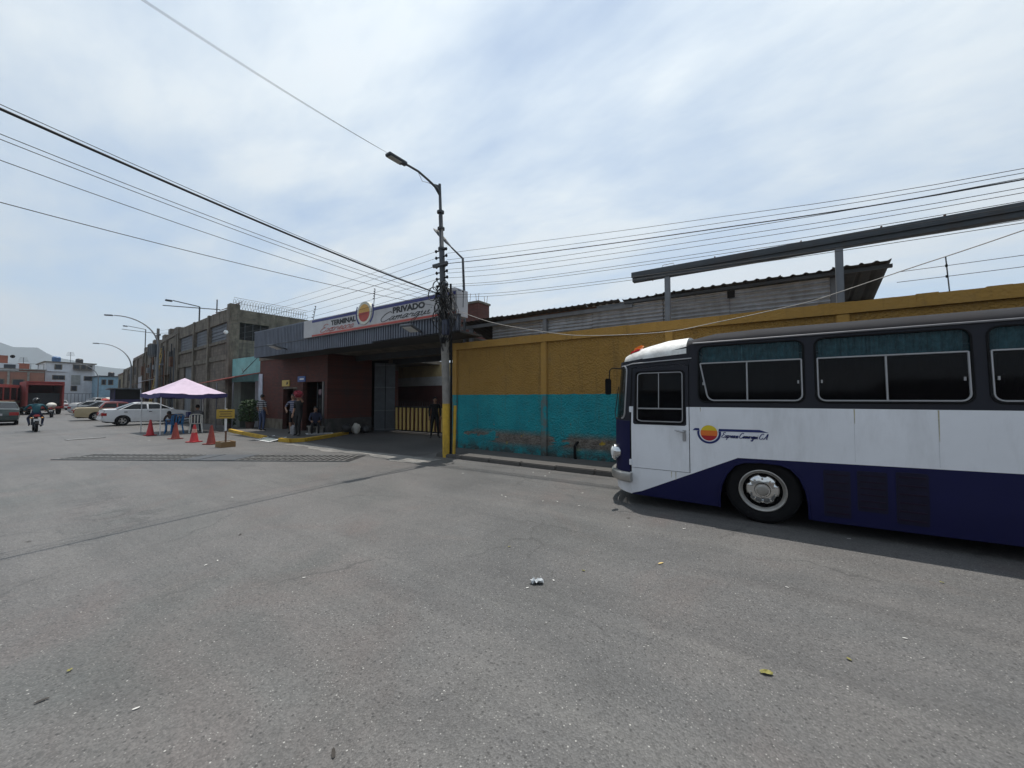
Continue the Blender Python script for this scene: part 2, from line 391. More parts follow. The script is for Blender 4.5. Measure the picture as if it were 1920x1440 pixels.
    hh = mth(t, 'ADD', mth(t, 'MULTIPLY', v.outputs['Distance'], 1.0), mth(t, 'MULTIPLY', n3, .8))
    hh = mth(t, 'SUBTRACT', hh, mth(t, 'MULTIPLY', worn, .6))
    L(hh, bp.inputs['Height']); L(bp.outputs[0], b.inputs['Normal'])
    return m
def brickmat(name, c1, c2, mortar, sx=1, rough=.85, bw=.24, bh=.075, stain=.5, stc=(.04, .03, .028), rot=(R(90), 0, 0)):
    m, t, b = pmat(name); L = t.links.new
    tc = N(t, 'ShaderNodeTexCoord'); P = mapping(t, tc.outputs['Object'], rot=rot)
    br = N(t, 'ShaderNodeTexBrick'); L(P, br.inputs['Vector'])
    br.inputs['Color1'].default_value = (*c1, 1); br.inputs['Color2'].default_value = (*c2, 1); br.inputs['Mortar'].default_value = (*mortar, 1)
    br.inputs['Scale'].default_value = 1; br.inputs['Brick Width'].default_value = bw; br.inputs['Row Height'].default_value = bh; br.inputs['Mortar Size'].default_value = .008; br.inputs['Bias'].default_value = 0
    n = noise(t, tc.outputs['Object'], 1.4, 8, .7)
    c = mixc(t, mrange(t, n, .45, .72, 0, stain), br.outputs[0], stc)
    dr = noise(t, mapping(t, tc.outputs['Object'], sc=(2.5, 2.5, .2)), 1.6, 7, .7)
    c = mixc(t, mrange(t, dr, .5, .74, 0, stain), c, stc)
    L(c, b.inputs['Base Color']); b.inputs['Roughness'].default_value = rough
    bp = N(t, 'ShaderNodeBump'); bp.inputs['Strength'].default_value = .4; bp.inputs['Distance'].default_value = .01
    L(br.outputs['Fac'], bp.inputs['Height']); bp.invert = True; L(bp.outputs[0], b.inputs['Normal'])
    return m
def busglass(name, c, alpha, rough=.06):
    m, t, b = pmat(name)
    b.inputs['Base Color'].default_value = (*c, 1); b.inputs['Roughness'].default_value = rough; b.inputs['Alpha'].default_value = alpha
    b.inputs['Specular IOR Level'].default_value = .3
    return m
m_road = asphalt('asphalt')
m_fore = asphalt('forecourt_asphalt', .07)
m_wall = painted_wall('painted_plaster'); m_walls = painted_wall('painted_trim', True)
m_conc = M('concrete', (.25, .235, .21), .9, var=.25, vs_=3, bump=.3, bs=25, stain=.55, streak=3)
m_concd = M('weathered_concrete', (.145, .126, .10), .92, var=.4, vs_=1.6, bump=.4, bs=14, stain=.92, stain_c=(.028, .024, .02), streak=3.2)
m_pave = M('pavement_concrete', (.085, .080, .074), .9, var=.25, vs_=2.2, bump=.4, bs=30, stain=.6)
m_apron = M('worn_concrete', (.30, .285, .26), .9, var=.3, vs_=3, bump=.5, bs=18, stain=.6, stain_c=(.09, .085, .08))
m_yel = M('yellow_paint', (.50, .31, .03), .65, var=.2, vs_=5, stain=.55, stain_c=(.11, .08, .03), streak=5, bump=.1)
m_white = M('white_paint', (.74, .74, .73), .5, var=.06, vs_=3)
m_zinc = M('galvanised_sheet', (.42, .44, .47), .36, .75, var=.2, vs_=3, stain=.4, stain_c=(.16, .155, .15), streak=4)
m_fasc = M('blue_grey_sheet', (.135, .15, .185), .5, .25, var=.14, vs_=2, stain=.35, stain_c=(.07, .07, .08), streak=3)
m_steel = M('grey_steel_paint', (.155, .165, .18), .5, .15, var=.12, vs_=3, stain=.25, streak=4)
m_steeld = M('dark_steel_paint', (.055, .062, .07), .5, .2, var=.15, vs_=3, stain=.3, stain_c=(.09, .055, .035), streak=4)
m_rust = M('rusty_steel', (.13, .065, .04), .8, .2, var=.35, vs_=9, bump=.2)
m_brick = brickmat('red_brick', (.115, .029, .020), (.078, .021, .015), (.05, .03, .025))
m_brickr = brickmat('orange_brick', (.36, .10, .055), (.28, .08, .045), (.25, .16, .12), stain=.25)
m_block = brickmat('grey_block', (.165, .135, .105), (.12, .10, .08), (.07, .06, .05), bw=.4, bh=.2, stain=.9)
m_black = M('black_rubber', (.007, .007, .008), .85, var=.3, vs_=6, spec=.2)
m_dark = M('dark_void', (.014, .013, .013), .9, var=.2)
m_wood = M('pole_concrete', (.22, .205, .185), .9, var=.2, vs_=6, stain=.5, streak=6, bump=.2)
m_cable = M('cable_sheath', (.013, .013, .014), .6, var=.1)
m_cablew = M('pale_cable', (.30, .28, .25), .6, var=.1)
m_chrome = M('chrome', (.62, .62, .61), .14, 1, var=.08, vs_=6)
m_alu = M('aluminium_trim', (.36, .36, .37), .4, .6, var=.1, vs_=8)
m_teal = M('teal_plaster', (.16, .38, .38), .85, var=.18, vs_=2, stain=.35, stain_c=(.07, .10, .10), streak=3, bump=.2)
m_leaf = M('leaf', (.035, .075, .022), .6, var=.5, vs_=9)
m_skin = M('skin', (.27, .145, .09), .55, var=.1)
m_hair = M('hair', (.012, .010, .009), .6, var=.2)
# ---------------------------------------------------------------- the setting
gm = MB()
n_ = 24
gm.add([(-3200, -900, 0), (900, -900, 0), (900, 1500, 0), (-3200, 1500, 0)], [(0, 1, 2, 3)])
road = struct(gm.build('road', m_road, fix=False))
def slab(name, poly, z0, z1, mat, parent=None, bevel=.015):
    mb = MB(); mb.prism(poly, z0, z1, lambda u, v, t: (u, v, t))
    return mb.build(name, mat, parent, bevel=bevel)
# dark forecourt in front of the terminal gate, with its worn concrete lip
struct(slab('forecourt', [(-8.45, 7.42), (-8.45, 16.5), (-16.0, 16.5), (-16.0, 8.9), (-14.6, 7.55), (-11.5, 7.30)], -.05, .004, m_fore, bevel=0))
mb = MB(); P_ = []
for i in range(25):
    x = -14.4 + i * .29; P_.append((x, 6.86 + .09 * math.sin(i * 1.7) + .14 * math.sin(i * .5)))
mb.prism(P_ + [(-7.35, 7.62), (-8.5, 7.55), (-11.5, 7.43), (-14.5, 7.68)], -.05, .008, lambda u, v, t: (u, v, t))
struct(mb.build('driveway_lip', M('worn_lip', (.19, .182, .168), .9, var=.35, vs_=4, bump=.5, bs=18, stain=.8, stain_c=(.10, .097, .09))))
# pavement along the painted wall: kerb stones in front of the slab
pv = struct(slab('pavement', [(-7.95, 8.06), (22, 8.06), (22, 9.3), (-8.4, 9.3)], -.05, .095, m_pave, bevel=0))
x = -7.9
k0 = None
while x < 14:
    L_ = .95
    if k0 is None:
        mb = MB(local=True); mb.box(0, L_ - .012, 0, .14, -.05, .112); k0 = mb.build('kerb_stone', m_pave, pv, bevel=.018); k = k0
    else:
        k = k0.copy(); col.objects.link(k)
    k.location = (x, 7.915 + random.uniform(-.008, .008), random.uniform(-.012, .004)); k.rotation_euler = (0, 0, R(random.uniform(-.6, .6)))
    x += L_
# raised platform in front of the ticket office, with yellow kerbs and a ramp
plat = [(-20.6, 7.93), (-16.95, 7.48), (-15.45, 7.40), (-14.95, 7.50), (-14.85, 7.85), (-15.25, 8.70), (-15.9, 9.9), (-16.3, 10.6), (-16.3, 11.8), (-22.9, 11.8), (-22.9, 8.3)]
pf = struct(slab('office_pavement', plat, -.05, .125, m_pave, bevel=.01))
def kerb_run(pts):
    for a, b in zip(pts[:-1], pts[1:]):
        a = Vector((*a, 0)); b = Vector((*b, 0)); d = (b - a); n = max(1, round(d.length / .9)); d /= n
        for i in range(n):
            m_ = MB(); c = a + d * (i + .5)
            m_.obox((c.x, c.y, .045), (d.length - .01, .16, .19), math.atan2(d.y, d.x))
            m_.build('kerb_stone', m_yel, pf, bevel=.015)
kerb_run([(-22.3, 8.13), (-20.6, 7.86), (-16.95, 7.41)])
kerb_run([(-15.60, 7.33), (-14.93, 7.42), (-14.76, 7.85), (-15.17, 8.72), (-15.82, 9.92), (-16.2, 10.55)])
mb = MB(); mb.add([(-16.9, 7.05, .012), (-15.65, 6.98, .012), (-15.72, 7.62, .132), (-16.82, 7.70, .132), (-16.9, 7.05, -.02), (-15.65, 6.98, -.02), (-15.72, 7.62, -.02), (-16.82, 7.70, -.02)],
    [(0, 1, 2, 3), (0, 4, 5, 1), (1, 5, 6, 2), (2, 6, 7, 3), (3, 7, 4, 0)])
rp_ = mb.build('ramp', M('ramp_paint', (.16, .185, .18), .8, stain=.4), pf)
for a, b in (((-16.9, 7.05, .018), (-16.82, 7.70, .138)), ((-15.65, 6.98, .018), (-15.72, 7.62, .138)), ((-16.9, 7.06, .018), (-15.65, 6.99, .018))):
    m_ = MB(); m_.bar(a, b, .07, .012); m_.build('painted_edge', m_white, rp_)
mb = MB(); mb.prism([(-20.6, 7.7), (-16.5, 7.25), (-16.5, 7.33), (-20.6, 7.84)], -.02, .006, lambda u, v, t: (u, v, t))
struct(mb.build('gutter', bpy.data.materials['worn_lip']))

# hills far behind the houses
def hills():
    mb = MB(); rows = []
    import math as m
    def h(s, k):
        return max(0, 330 * m.exp(-((s + 430) / 330.) ** 2) + 190 * m.exp(-((s - 60) / 330.) ** 2) + 120 * m.exp(-((s - 600) / 420.) ** 2)) * (1 + .05 * m.sin(s * .021 + k) + .03 * m.sin(s * .063 + 2 * k)) * (1 - abs(k - 3) / 4.)
    S = range(-1100, 1300, 40)
    for k in range(7):
        for s in S:
            mb.v.append((-2350 - k * 90 + 20 * m.sin(s * .02), s + 15 * m.sin(k * 3 + s * .05), h(s, k) - 3))
    w_ = len(list(S))
    for k in range(6):
        for i in range(w_ - 1):
            mb.f.append((k * w_ + i, k * w_ + i + 1, (k + 1) * w_ + i + 1, (k + 1) * w_ + i)); mb.m.append(0)
    return mb.build('hills', M('forest_hillside', (.022, .034, .030), .95, var=.4, vs_=.01), smooth=True)
struct(hills())

# ---------------------------------------------------------------- painted boundary wall
WX0, WX1 = -8.44, 13.8
wall = thing('boundary_wall', 'rendered wall painted ochre above and teal below behind the parked bus', 'wall', (-2, 9.15, .095))
pil = [(-8.44, -8.24), (-5.19, -5.0), (-1.95, -1.77), (1.05, 1.25), (4.2, 4.4), (7.4, 7.6), (10.6, 10.8), (13.6, 13.8)]
for a, b in pil:
    mb = MB(); mb.box(a, b, 9.15, 9.42, .09, 3.20); mb.build('pilaster', m_walls, wall, bevel=.02)
for (a, b), (c, d) in zip(pil[:-1], pil[1:]):
    mb = MB(); mb.box(b - .01, c + .01, 9.205, 9.36, .09, 3.21); mb.build('wall_panel', m_wall, wall)
    mb = MB()
    n = 12
    for i in range(n):
        u0 = (a if i == 0 else a + (c - a) * i / n); u1 = a + (c - a) * (i + 1) / n
        mb.box(u0, u1, 9.135 + random.uniform(-.004, .004), 9.43, 3.195, 3.405 + random.uniform(-.008, .008))
    mb.build('coping_beam', m_walls, wall)
mb = MB(); mb.box(-8.44, -8.25, 9.425, 12.6, 0.0, 3.38); mb.build('return_wall', m_walls, wall)
mb = MB(); mb.tube([(-4.17, 9.19, .10), (-4.17, 9.12, .12), (-4.17, 9.12, .42), (-4.14, 9.17, .5), (-4.12, 9.22, .52)], .035, 8); mb.build('drain_pipe', m_black, wall, smooth=True)
# fence rod with two wires on the wall's right part
fr = thing('fence_rod', 'thin steel rod of the electric fence standing on the ochre wall', 'rod', (2.55, 9.3, 3.4))
mb = MB(); mb.tube([(2.53, 9.3, 3.38), (2.50, 9.3, 4.02)], .009, 6); mb.build('rod', m_steeld, fr)
for z in (3.68, 3.86):
    mb = MB(); mb.tube([(2.50, 9.28, z - .02), (2.50, 9.28, z + .02)], .016, 8); mb.build('insulator', m_black, fr)

# ---------------------------------------------------------------- steel gantry on the wall
gan = thing('steel_gantry', 'grey steel beam on short posts standing above the ochre wall', 'steel frame', (1, 9.3, 3.405))
mb = MB(); mb.box(-2.70, 12, 9.19, 9.41, 4.575, 4.675); mb.box(-2.70, 12, 9.19, 9.21, 4.545, 4.575); mb.build('top_channel', m_steeld, gan, bevel=.004)
mb = MB(); mb.box(-2.685, 12, 9.225, 9.375, 4.455, 4.573); mb.build('lower_channel', m_steeld, gan, bevel=.004)
for xx in (-1.90, 1.14, 4.25, 7.4, 10.6):
    mb = MB(); mb.box(xx - .055, xx + .055, 9.24, 9.36, 3.40, 4.458); p_ = mb.build('post', m_steel, gan, bevel=.006)
    mb = MB(); mb.box(xx - .10, xx + .10, 9.20, 9.40, 3.385, 3.415); mb.build('base_plate', m_steel, p_)
for xx in (-.92, .58, 1.73, 2.51, 4.0, 5.5):
    mb = MB(); mb.box(xx - .012, xx + .012, 9.28, 9.32, 4.67, 4.73); mb.build('stub', m_rust, gan)
mb = MB(); mb.tube([(-2.02, 9.3, 4.67), (-2.0, 9.3, 4.75), (-1.76, 9.3, 4.755), (-1.74, 9.3, 4.67)], .006, 5); mb.build('wire_loop', m_rust, gan)
mb = MB(); mb.tube([(-2.25, 9.3, 4.46), (-2.22, 9.28, 4.42), (-2.2, 9.28, 4.44)], .008, 5); mb.build('hook', m_rust, gan)

# ---------------------------------------------------------------- sheds behind the wall
def wavy_sheet(x0, x1, z0, z1, y, pitch, amp, mat, parent, name='sheet', phase=0, jit=0):
    """corrugations run along x"""
    mb = MB(); n = max(4, int((z1 - z0) / pitch * 10)); vs = []
    for i in range(n + 1):
        z = z0 + (z1 - z0) * i / n; yy = y - amp * math.sin(2 * math.pi * z / pitch + phase)
        vs += [(x0, yy, z), (x1, yy + jit, z), (x0, yy + .004, z), (x1, yy + jit + .004, z)]
    fs = []
    for i in range(n):
        a = 4 * i; fs += [(a, a + 1, a + 5, a + 4), (a + 2, a + 6, a + 7, a + 3), (a, a + 4, a + 6, a + 2), (a + 1, a + 3, a + 7, a + 5)]
    mb.add(vs, fs); return mb.build(name, mat, parent, smooth=True)
def roof_sheet(x0, x1, y0, y1, z0, slope, pitch, amp, mat, parent, jit=0):
    """corrugations run down the slope (along y)"""
    mb = MB(); n = max(4, int((x1 - x0) / pitch * 8)); vs = []
    for i in range(n + 1):
        xx = x0 + (x1 - x0) * i / n
        c_ = math.cos(2 * math.pi * (xx - x0) / pitch); dz = amp * max(0, (c_ - .35) / .65) ** .7 - .004
        z = z0 + dz + jit
        vs += [(xx, y0, z), (xx, y1, z + slope * (y1 - y0)), (xx, y0, z - .005), (xx, y1, z - .005 + slope * (y1 - y0))]
    fs = []
    for i in range(n):
        a = 4 * i; fs += [(a, a + 1, a + 5, a + 4), (a + 2, a + 6, a + 7, a + 3), (a, a + 4, a + 6, a + 2), (a + 1, a + 3, a + 7, a + 5)]
    mb.add(vs, fs); return mb.build('roof_sheet', mat, parent, smooth=True)
m_roofd = M('old_roof_sheet', (.075, .075, .078), .6, .35, var=.3, vs_=3, stain=.5, stain_c=(.05, .045, .042))
sh = thing('corrugated_shed', 'shed of horizontal corrugated metal sheets rising behind the ochre wall', 'shed', (-1, 10, 0))
for a, b in ((-4.02, -2.15), (-2.15, -.70), (-.70, 1.08)):
    wavy_sheet(a, b - .01, 3.0, 4.20, 10.0 + random.uniform(-.01, .01), .095, .022, m_zinc, sh, phase=random.random(), jit=random.uniform(-.01, .01))
xx = -3.15; i = 0
while xx < 1.8:
    roof_sheet(xx, xx + .86, 9.84 + random.uniform(-.05, .04), 14.5, 4.225 + .012 * (i % 2) + random.uniform(-.008, .01), -.27, .215, .030, m_roofd, sh); xx += .85; i += 1
for (xa, xb, y, z) in ((-3.1, 1.98, 9.93, 4.15), (-3.1, 2.02, 11.4, 3.77), (-3.1, 1.95, 13.0, 3.34)):
    mb = MB(); mb.box(xa, xb, y - .03, y + .03, z - .03, z + .035); mb.build('purlin', m_steeld, sh)
for xx in (-3.0, -.7, 1.12):
    mb = MB(); mb.box(xx - .05, xx + .05, 10.05, 10.15, 0, 4.1); mb.build('post', m_steel, sh)
    mb = MB(); mb.box(xx - .05, xx + .05, 13.9, 14.0, 0, 3.05); mb.build('post', m_steel, sh)
mb = MB(); mb.box(-.75, -.60, 9.965, 9.985, 3.94, 4.10); mb.build('vent_gap', m_dark, sh)
s2 = thing('low_shed', 'lower dark roofed shed with a long grey steel eaves beam beside the terminal', 'shed', (-6, 10, 0))
for a, b in ((-7.5, -5.72), (-5.72, -4.04)):
    wavy_sheet(a, b - .01, 3.0, 4.03, 10.06 + random.uniform(-.01, .01), .095, .020, m_zinc, s2, phase=random.random())
xx = -8.75; i = 0
while xx < -3.4:
    roof_sheet(xx, xx + .93, 9.78 + random.uniform(-.04, .03), 14.5, 4.225 + .012 * (i % 2), -.25, .186, .022, m_roofd, s2); xx += .92; i += 1
mb = MB(); mb.box(-8.8, -2.9, 9.93, 10.02, 4.005, 4.115); mb.build('eaves_beam', m_steel, s2, bevel=.005)
mb = MB(); mb.box(-7.0, -3.9, 9.99, 10.04, 4.13, 4.19); mb.build('purlin', m_rust, s2)
for xx in (-8.35, -5.5):
    mb = MB(); mb.box(xx - .06, xx + .06, 9.95, 10.05, 0, 4.0); mb.build('post', m_steel, s2)
mb = MB(); mb.box(-8.7, -3.1, 14.3, 14.45, 0, 3.15); mb.build('back_wall', m_conc, s2)
# red brick back building with rebar, seen past the pole
bb = thing('brick_stair_block', 'small unfinished red brick block with rebar rising behind the low shed', 'building', (-12.7, 15.5, 0))
mb = MB(); mb.box(-13.3, -12.0, 14.9, 15.8, 0, 6.45); mb.build('wall', m_brick, bb)
mb = MB(); mb.box(-13.35, -11.95, 14.85, 15.85, 6.45, 6.55); mb.build('roof_slab', m_concd, bb)
for xx, yy in ((-13.2, 15), (-12.7, 15), (-12.15, 15), (-12.15, 15.7)):
    for d in (-.05, .05):
        mb = MB(); mb.tube([(xx + d, yy, 6.5), (xx + d * 1.4, yy + d, 6.95 + random.uniform(-.1, .1))], .012, 5); mb.build('rebar', m_rust, bb)

# ---------------------------------------------------------------- bus terminal
ter = thing('terminal_building', 'bus terminal with blue grey ribbed metal fascia and dark red brick front', 'building', (-15, 9.6, 0))
def rib_sheet(x0, x1, z0, z1, y, parent, pitch=.125):
    mb = MB(); vs = []; fs = []; prof = []
    xx = x0
    while xx < x1 - 1e-6:
        for du, dy in ((0, .035), (.026, .035), (.036, -.035), (.100, -.035), (.112, .035)):
            if xx + du <= x1: prof.append((xx + du, y + dy))
        xx += pitch
    prof.append((x1, y))
    for u, v in prof: vs += [(u, v, z0), (u, v, z1)]
    mb.add(vs, [(2 * i, 2 * i + 2, 2 * i + 3, 2 * i + 1) for i in range(len(prof) - 1)])
    n = len(vs); mb.add([(a, b + .006, c) for a, b, c in vs], [(2 * i, 2 * i + 1, 2 * i + 3, 2 * i + 2) for i in range(len(prof) - 1)])
    return mb.build('fascia_sheet', m_fasc, parent, fix=False)
xx = -20.5
while xx < -7.6:
    rib_sheet(xx, min(xx + 1.0, -7.48), 3.585 + random.uniform(-.012, .012) - (.0 if xx < -12 else -.06), 4.80 + random.uniform(-.006, .006), 8.4 + random.uniform(-.006, .006), ter)
    xx += 1.0
mb = MB(); mb.box(-20.52, -7.47, 8.37, 8.47, 4.79, 4.84); mb.build('top_flashing', m_fasc, ter)
mb = MB(); mb.box(-20.5, -15.9, 8.355, 8.372, 4.07, 4.10); mb.build('seam_strip', m_steeld, ter)
mb = MB(); mb.box(-20.45, -7.5, 8.455, 8.50, 3.62, 4.78); mb.build('fascia_frame', m_steeld, ter)
mb = MB(); mb.box(-20.4, -7.52, 8.505, 9.55, 3.60, 3.66); mb.build('soffit', M('soffit_board', (.05, .049, .048), .85, stain=.4), ter)
mb = MB(); mb.box(-22.75, -16.31, 9.55, 24, 3.66, 3.86); mb.box(-16.3, -8.85, 9.55, 13.3, 3.66, 3.86); mb.build('roof_slab', m_concd, ter)
for yy in (11.0, 13.15):
    mb = MB(); mb.box(-16.2, -8.9, yy - .08, yy + .08, 3.42, 3.655); mb.build('ceiling_beam', m_steeld, ter)
def wallseg(x0, x1, z0, z1, y0=9.6, y1=9.8, mat=None, name='wall', par=ter):
    mb = MB(); mb.box(x0, x1, y0, y1, z0, z1); return mb.build(name, mat or m_brick, par)
wallseg(-22.75, -20.2, .10, 3.655); wallseg(-20.2, -18.85, 2.2, 3.655); wallseg(-18.85, -18.35, .10, 3.655); wallseg(-18.35, -16.5, 2.42, 3.655)
wallseg(-16.5, -16.3, .0, 3.655, 9.6, 11.9); wallseg(-22.75, -22.55, .0, 3.655, 9.8, 24)
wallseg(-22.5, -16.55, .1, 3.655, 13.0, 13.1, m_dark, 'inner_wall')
wallseg(-16.49, -16.294, .0, .75, 9.59, 11.91, M('scuffed_plinth', (.05, .047, .045), .8, stain=.6, stain_c=(.16, .15, .14)), 'plinth')
wallseg(-22.77, -20.2, .1, .62, 9.585, 9.6, m_concd, 'plinth')
# recess with dark glazed screen and frame members
mb = MB(); mb.box(-18.3, -16.52, 10.3, 10.33, .12, 2.42); mb.build('glass_screen', busglass('dark_glass', (.01, .011, .013), .92), ter)
for xx in (-18.3, -17.75, -17.2, -16.6):
    mb = MB(); mb.box(xx - .02, xx + .02, 10.27, 10.3, .12, 2.42); mb.build('mullion', m_steel, ter)
mb = MB(); mb.box(-16.75, -16.62, 9.62, 9.75, .12, 2.42); mb.build('column', M('grey_column', (.13, .125, .12), .7), ter, bevel=.01)
# doorway: dark passage with an open brown door leaf
mb = MB(); mb.box(-19.95, -18.95, 9.95, 10.0, .12, 2.15); dd = mb.build('door', M('brown_door', (.07, .03, .022), .6), ter)
mb = MB(); mb.box(-19.05, -19.0, 9.92, 9.95, 1.05, 1.12); mb.build('handle', m_alu, dd)
mb = MB(); mb.box(-20.2, -18.85, 9.585, 9.62, 2.12, 2.2); mb.build('lintel', m_concd, ter)
# white painted corner pier
mb = MB(); mb.box(-22.75, -22.35, 9.54, 9.58, .7, 2.95); mb.build('corner_pier', M('blue_white_paint', (.46, .5, .58), .7, stain=.3), ter)
# back wall inside with cream and grey bands
for z0, z1, m_ in ((2.96, 3.655, M('cream_paint', (.42, .33, .17), .8, stain=.3, streak=3)), (2.42, 2.96, M('grey_white_paint', (.42, .42, .41), .8, stain=.2)), (0, 2.42, M('maroon_paint', (.085, .032, .028), .8, stain=.3))):
    wallseg(-20, -8.5, z0, z1, 16.6, 16.8, m_, 'inner_band')
mb = MB(); mb.box(-14.2, -9.5, 16.45, 16.6, 3.15, 3.22); mb.build('band_moulding', M('cream_trim', (.5, .42, .26), .8), ter)
for i in range(5):
    mb = MB(); mb.box(-13.0 + i * .42, -12.8 + i * .42, 16.56, 16.6, .9, 2.1); mb.build('window_slot', m_dark, ter)
mb = MB(); mb.box(-8.72, -8.5, 12.65, 12.85, 0, 3.6); mb.build('column', m_steel, ter, bevel=.01)
# grey sheet metal leaves beside the slatted gate
gl = thing('sheet_gate_leaf', 'tall grey sheet metal gate leaf folded back at the driveway wall', 'gate', (-16.1, 11.95, 0))
for a, b, c, d in ((-16.15, 11.95, -15.95, 12.42), (-15.92, 12.44, -15.72, 12.84)):
    mb = MB(); p = Vector((a, b, 0)); q = Vector((c, d, 0)); cc = (p + q) / 2; dv = q - p
    mb.obox((cc.x, cc.y, 1.72), (dv.length, .03, 3.38), math.atan2(dv.y, dv.x)); pn = mb.build('leaf_panel', M('grey_blue_sheet', (.10, .112, .128), .5, .2, stain=.3), gl)
    for z in (.12, 1.05, 2.2, 3.3):
        mb = MB(); mb.obox((cc.x + .03, cc.y - .02, z), (dv.length, .04, .05), math.atan2(dv.y, dv.x)); mb.build('rail', m_steel, pn)
ga = thing('slatted_gate', 'yellow slatted sliding gate with black spears closing the terminal driveway', 'gate', (-12.5, 12.9, 0))
m_slat = M('faded_yellow_slat', (.72, .53, .19), .6, var=.15, stain=.3, stain_c=(.25, .14, .05), streak=5)
m_gblk = M('gate_black', (.02, .018, .018), .5)
mb = MB(); mb.box(-15.72, -8.9, 12.90, 12.925, .10, 1.20); mb.build('backing_sheet', M('rusty_backing', (.11, .04, .025), .8, stain=.4), ga)
for z0, z1 in ((.03, .10), (1.19, 1.26)):
    mb = MB(); mb.box(-15.74, -8.88, 12.86, 12.94, z0, z1); mb.build('rail', m_gblk, ga)
xx = -15.66; i = 0; s0 = None
while xx < -9:
    if s0 is None:
        mb = MB(local=True); mb.box(0, .135, -.05, -.005, .10, 1.19); s0 = mb.build('slat', m_slat, ga, bevel=.006); o = s0
    else: o = s0.copy(); col.objects.link(o)
    o.location = (xx + 12.5, random.uniform(-.004, .004), 0); o.rotation_euler = (0, R(random.uniform(-.8, .8)), 0)
    xx += .285
xx = -15.66; s0 = None
while xx < -9:
    if s0 is None:
        mb = MB(local=True); mb.tube([(0, 0, 1.2), (0, 0, 1.47), (0, 0, 1.55)], [.013, .016, .002], 6); s0 = mb.build('spear', m_gblk, ga); o = s0
    else: o = s0.copy(); col.objects.link(o)
    o.location = (xx + 12.5, 0, 0); xx += .143

# ---------------------------------------------------------------- teal shop with lean-to
tl = thing('teal_shop', 'low teal plastered shop with a dark lean-to between the terminal and the warehouse', 'building', (-24.7, 9.65, 0))
mb = MB(); mb.box(-26.4, -22.8, 9.65, 14, 2.6, 3.97); mb.build('upper_wall', m_teal, tl)
mb = MB(); mb.box(-26.4, -25.2, 9.65, 14, 0, 2.6); mb.build('wall', M('grey_green_plaster', (.13, .15, .13), .85, stain=.5, streak=3), tl)
mb = MB(); mb.box(-23.4, -22.8, 9.65, 14, 0, 2.6); mb.build('wall', M('pale_plaster', (.24, .25, .27), .85, stain=.5, streak=3), tl)
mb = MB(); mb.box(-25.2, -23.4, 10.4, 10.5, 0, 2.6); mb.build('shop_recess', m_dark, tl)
m_red = M('red_tile_edge', (.42, .12, .085), .7, stain=.4, stain_c=(.5, .42, .38))
xx = -27.6; i = 0
while xx < -22.95:
    mb = MB(); z = 2.54 + (xx + 27.6) * .052
    mb.add([(xx, 8.42, z), (xx + .60, 8.42, z + .03), (xx + .60, 9.64, z + .30), (xx, 9.64, z + .27), (xx, 8.42, z - .04), (xx + .60, 8.42, z - .01), (xx + .60, 9.64, z + .26), (xx, 9.64, z + .23)],
        [(0, 1, 2, 3), (4, 7, 6, 5), (0, 4, 5, 1), (2, 6, 7, 3), (0, 3, 7, 4), (1, 5, 6, 2)])
    mb.build('canopy_panel', m_red, tl); xx += .61
for xx in (-27.4, -25.2, -23.1):
    mb = MB(); mb.tube([(xx, 8.5, 0), (xx, 8.5, 2.5)], .03, 8); mb.build('canopy_post', m_steel, tl)
mb = MB(); mb.tube([(-23.0, 9.6, 3.9), (-23.3, 9.0, 3.05)], .012, 5); mb.tube([(-23.0, 9.6, 3.9), (-24.2, 9.3, 3.0)], .012, 5); mb.tube([(-23.3, 9.0, 3.05), (-24.2, 9.3, 3.3)], .012, 5); mb.build('cable_bracket', m_cable, tl)

# ---------------------------------------------------------------- weathered warehouse
m_louv = M('grey_louvre', (.12, .13, .15), .6, var=.2, stain=.4, streak=3)
m_shut = M('grey_shutter', (.145, .155, .17), .55, .2, stain=.4, streak=3)
wa = thing('concrete_warehouse', 'tall stained concrete warehouse with louvred upper bays and razor wire', 'building', (-26.5, 9.6, 0), R(-3.9))
def LB(): return MB(local=True)
def lbox(name, par, mat, *a, bevel=0):
    mb = LB(); mb.box(*a); return mb.build(name, mat, par, bevel=bevel)
cols = [(0, .5, 7.32), (4.1, .3, 7.12), (7.5, .3, 7.1), (11.8, .35, 7.25)]
for u, wd, h in cols: lbox('column', wa, m_concd, -u - wd, -u, -.12, .4, 0, h, bevel=.01)
lbox('roof_beam', wa, m_concd, -12.1, 0.02, -.04, .3, 6.32, 7.08)
lbox('sill_beam', wa, m_concd, -12.1, -.5, -.06, .3, 5.05, 5.24)
lbox('floor_beam', wa, m_concd, -12.1, -.5, -.05, .3, 4.0, 4.3)
for a, b in ((.5, 4.1), (4.4, 7.5), (7.8, 11.8)):
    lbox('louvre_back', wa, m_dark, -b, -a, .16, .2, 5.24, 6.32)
    for k in range(5):
        mb = LB(); mb.obox(((-a - b) / 2, .09, 5.36 + k * .215), (b - a - .02, .225, .02), 0, R(80)); mb.build('louvre_slat', m_louv, wa)
    lbox('block_panel', wa, m_block, -b, -a, .04, .24, 4.3, 5.05)
lbox('block_panel', wa, m_block, -4.1, -.5, .03, .23, 0, 4.0); lbox('block_panel', wa, m_brickr if False else m_block, -7.5, -4.4, .03, .23, 0, 4.0)
lbox('block_panel', wa, m_block, -11.8, -10.5, .03, .23, 0, 4.0)
sd = lbox('shutter', wa, m_shut, -10.5, -7.8, .14, .18, 0, 4.0)
for k in range(14): lbox('shutter_slat', sd, m_shut, -10.5, -7.8, .125, .15, .05 + k * .28, .30 + k * .28)
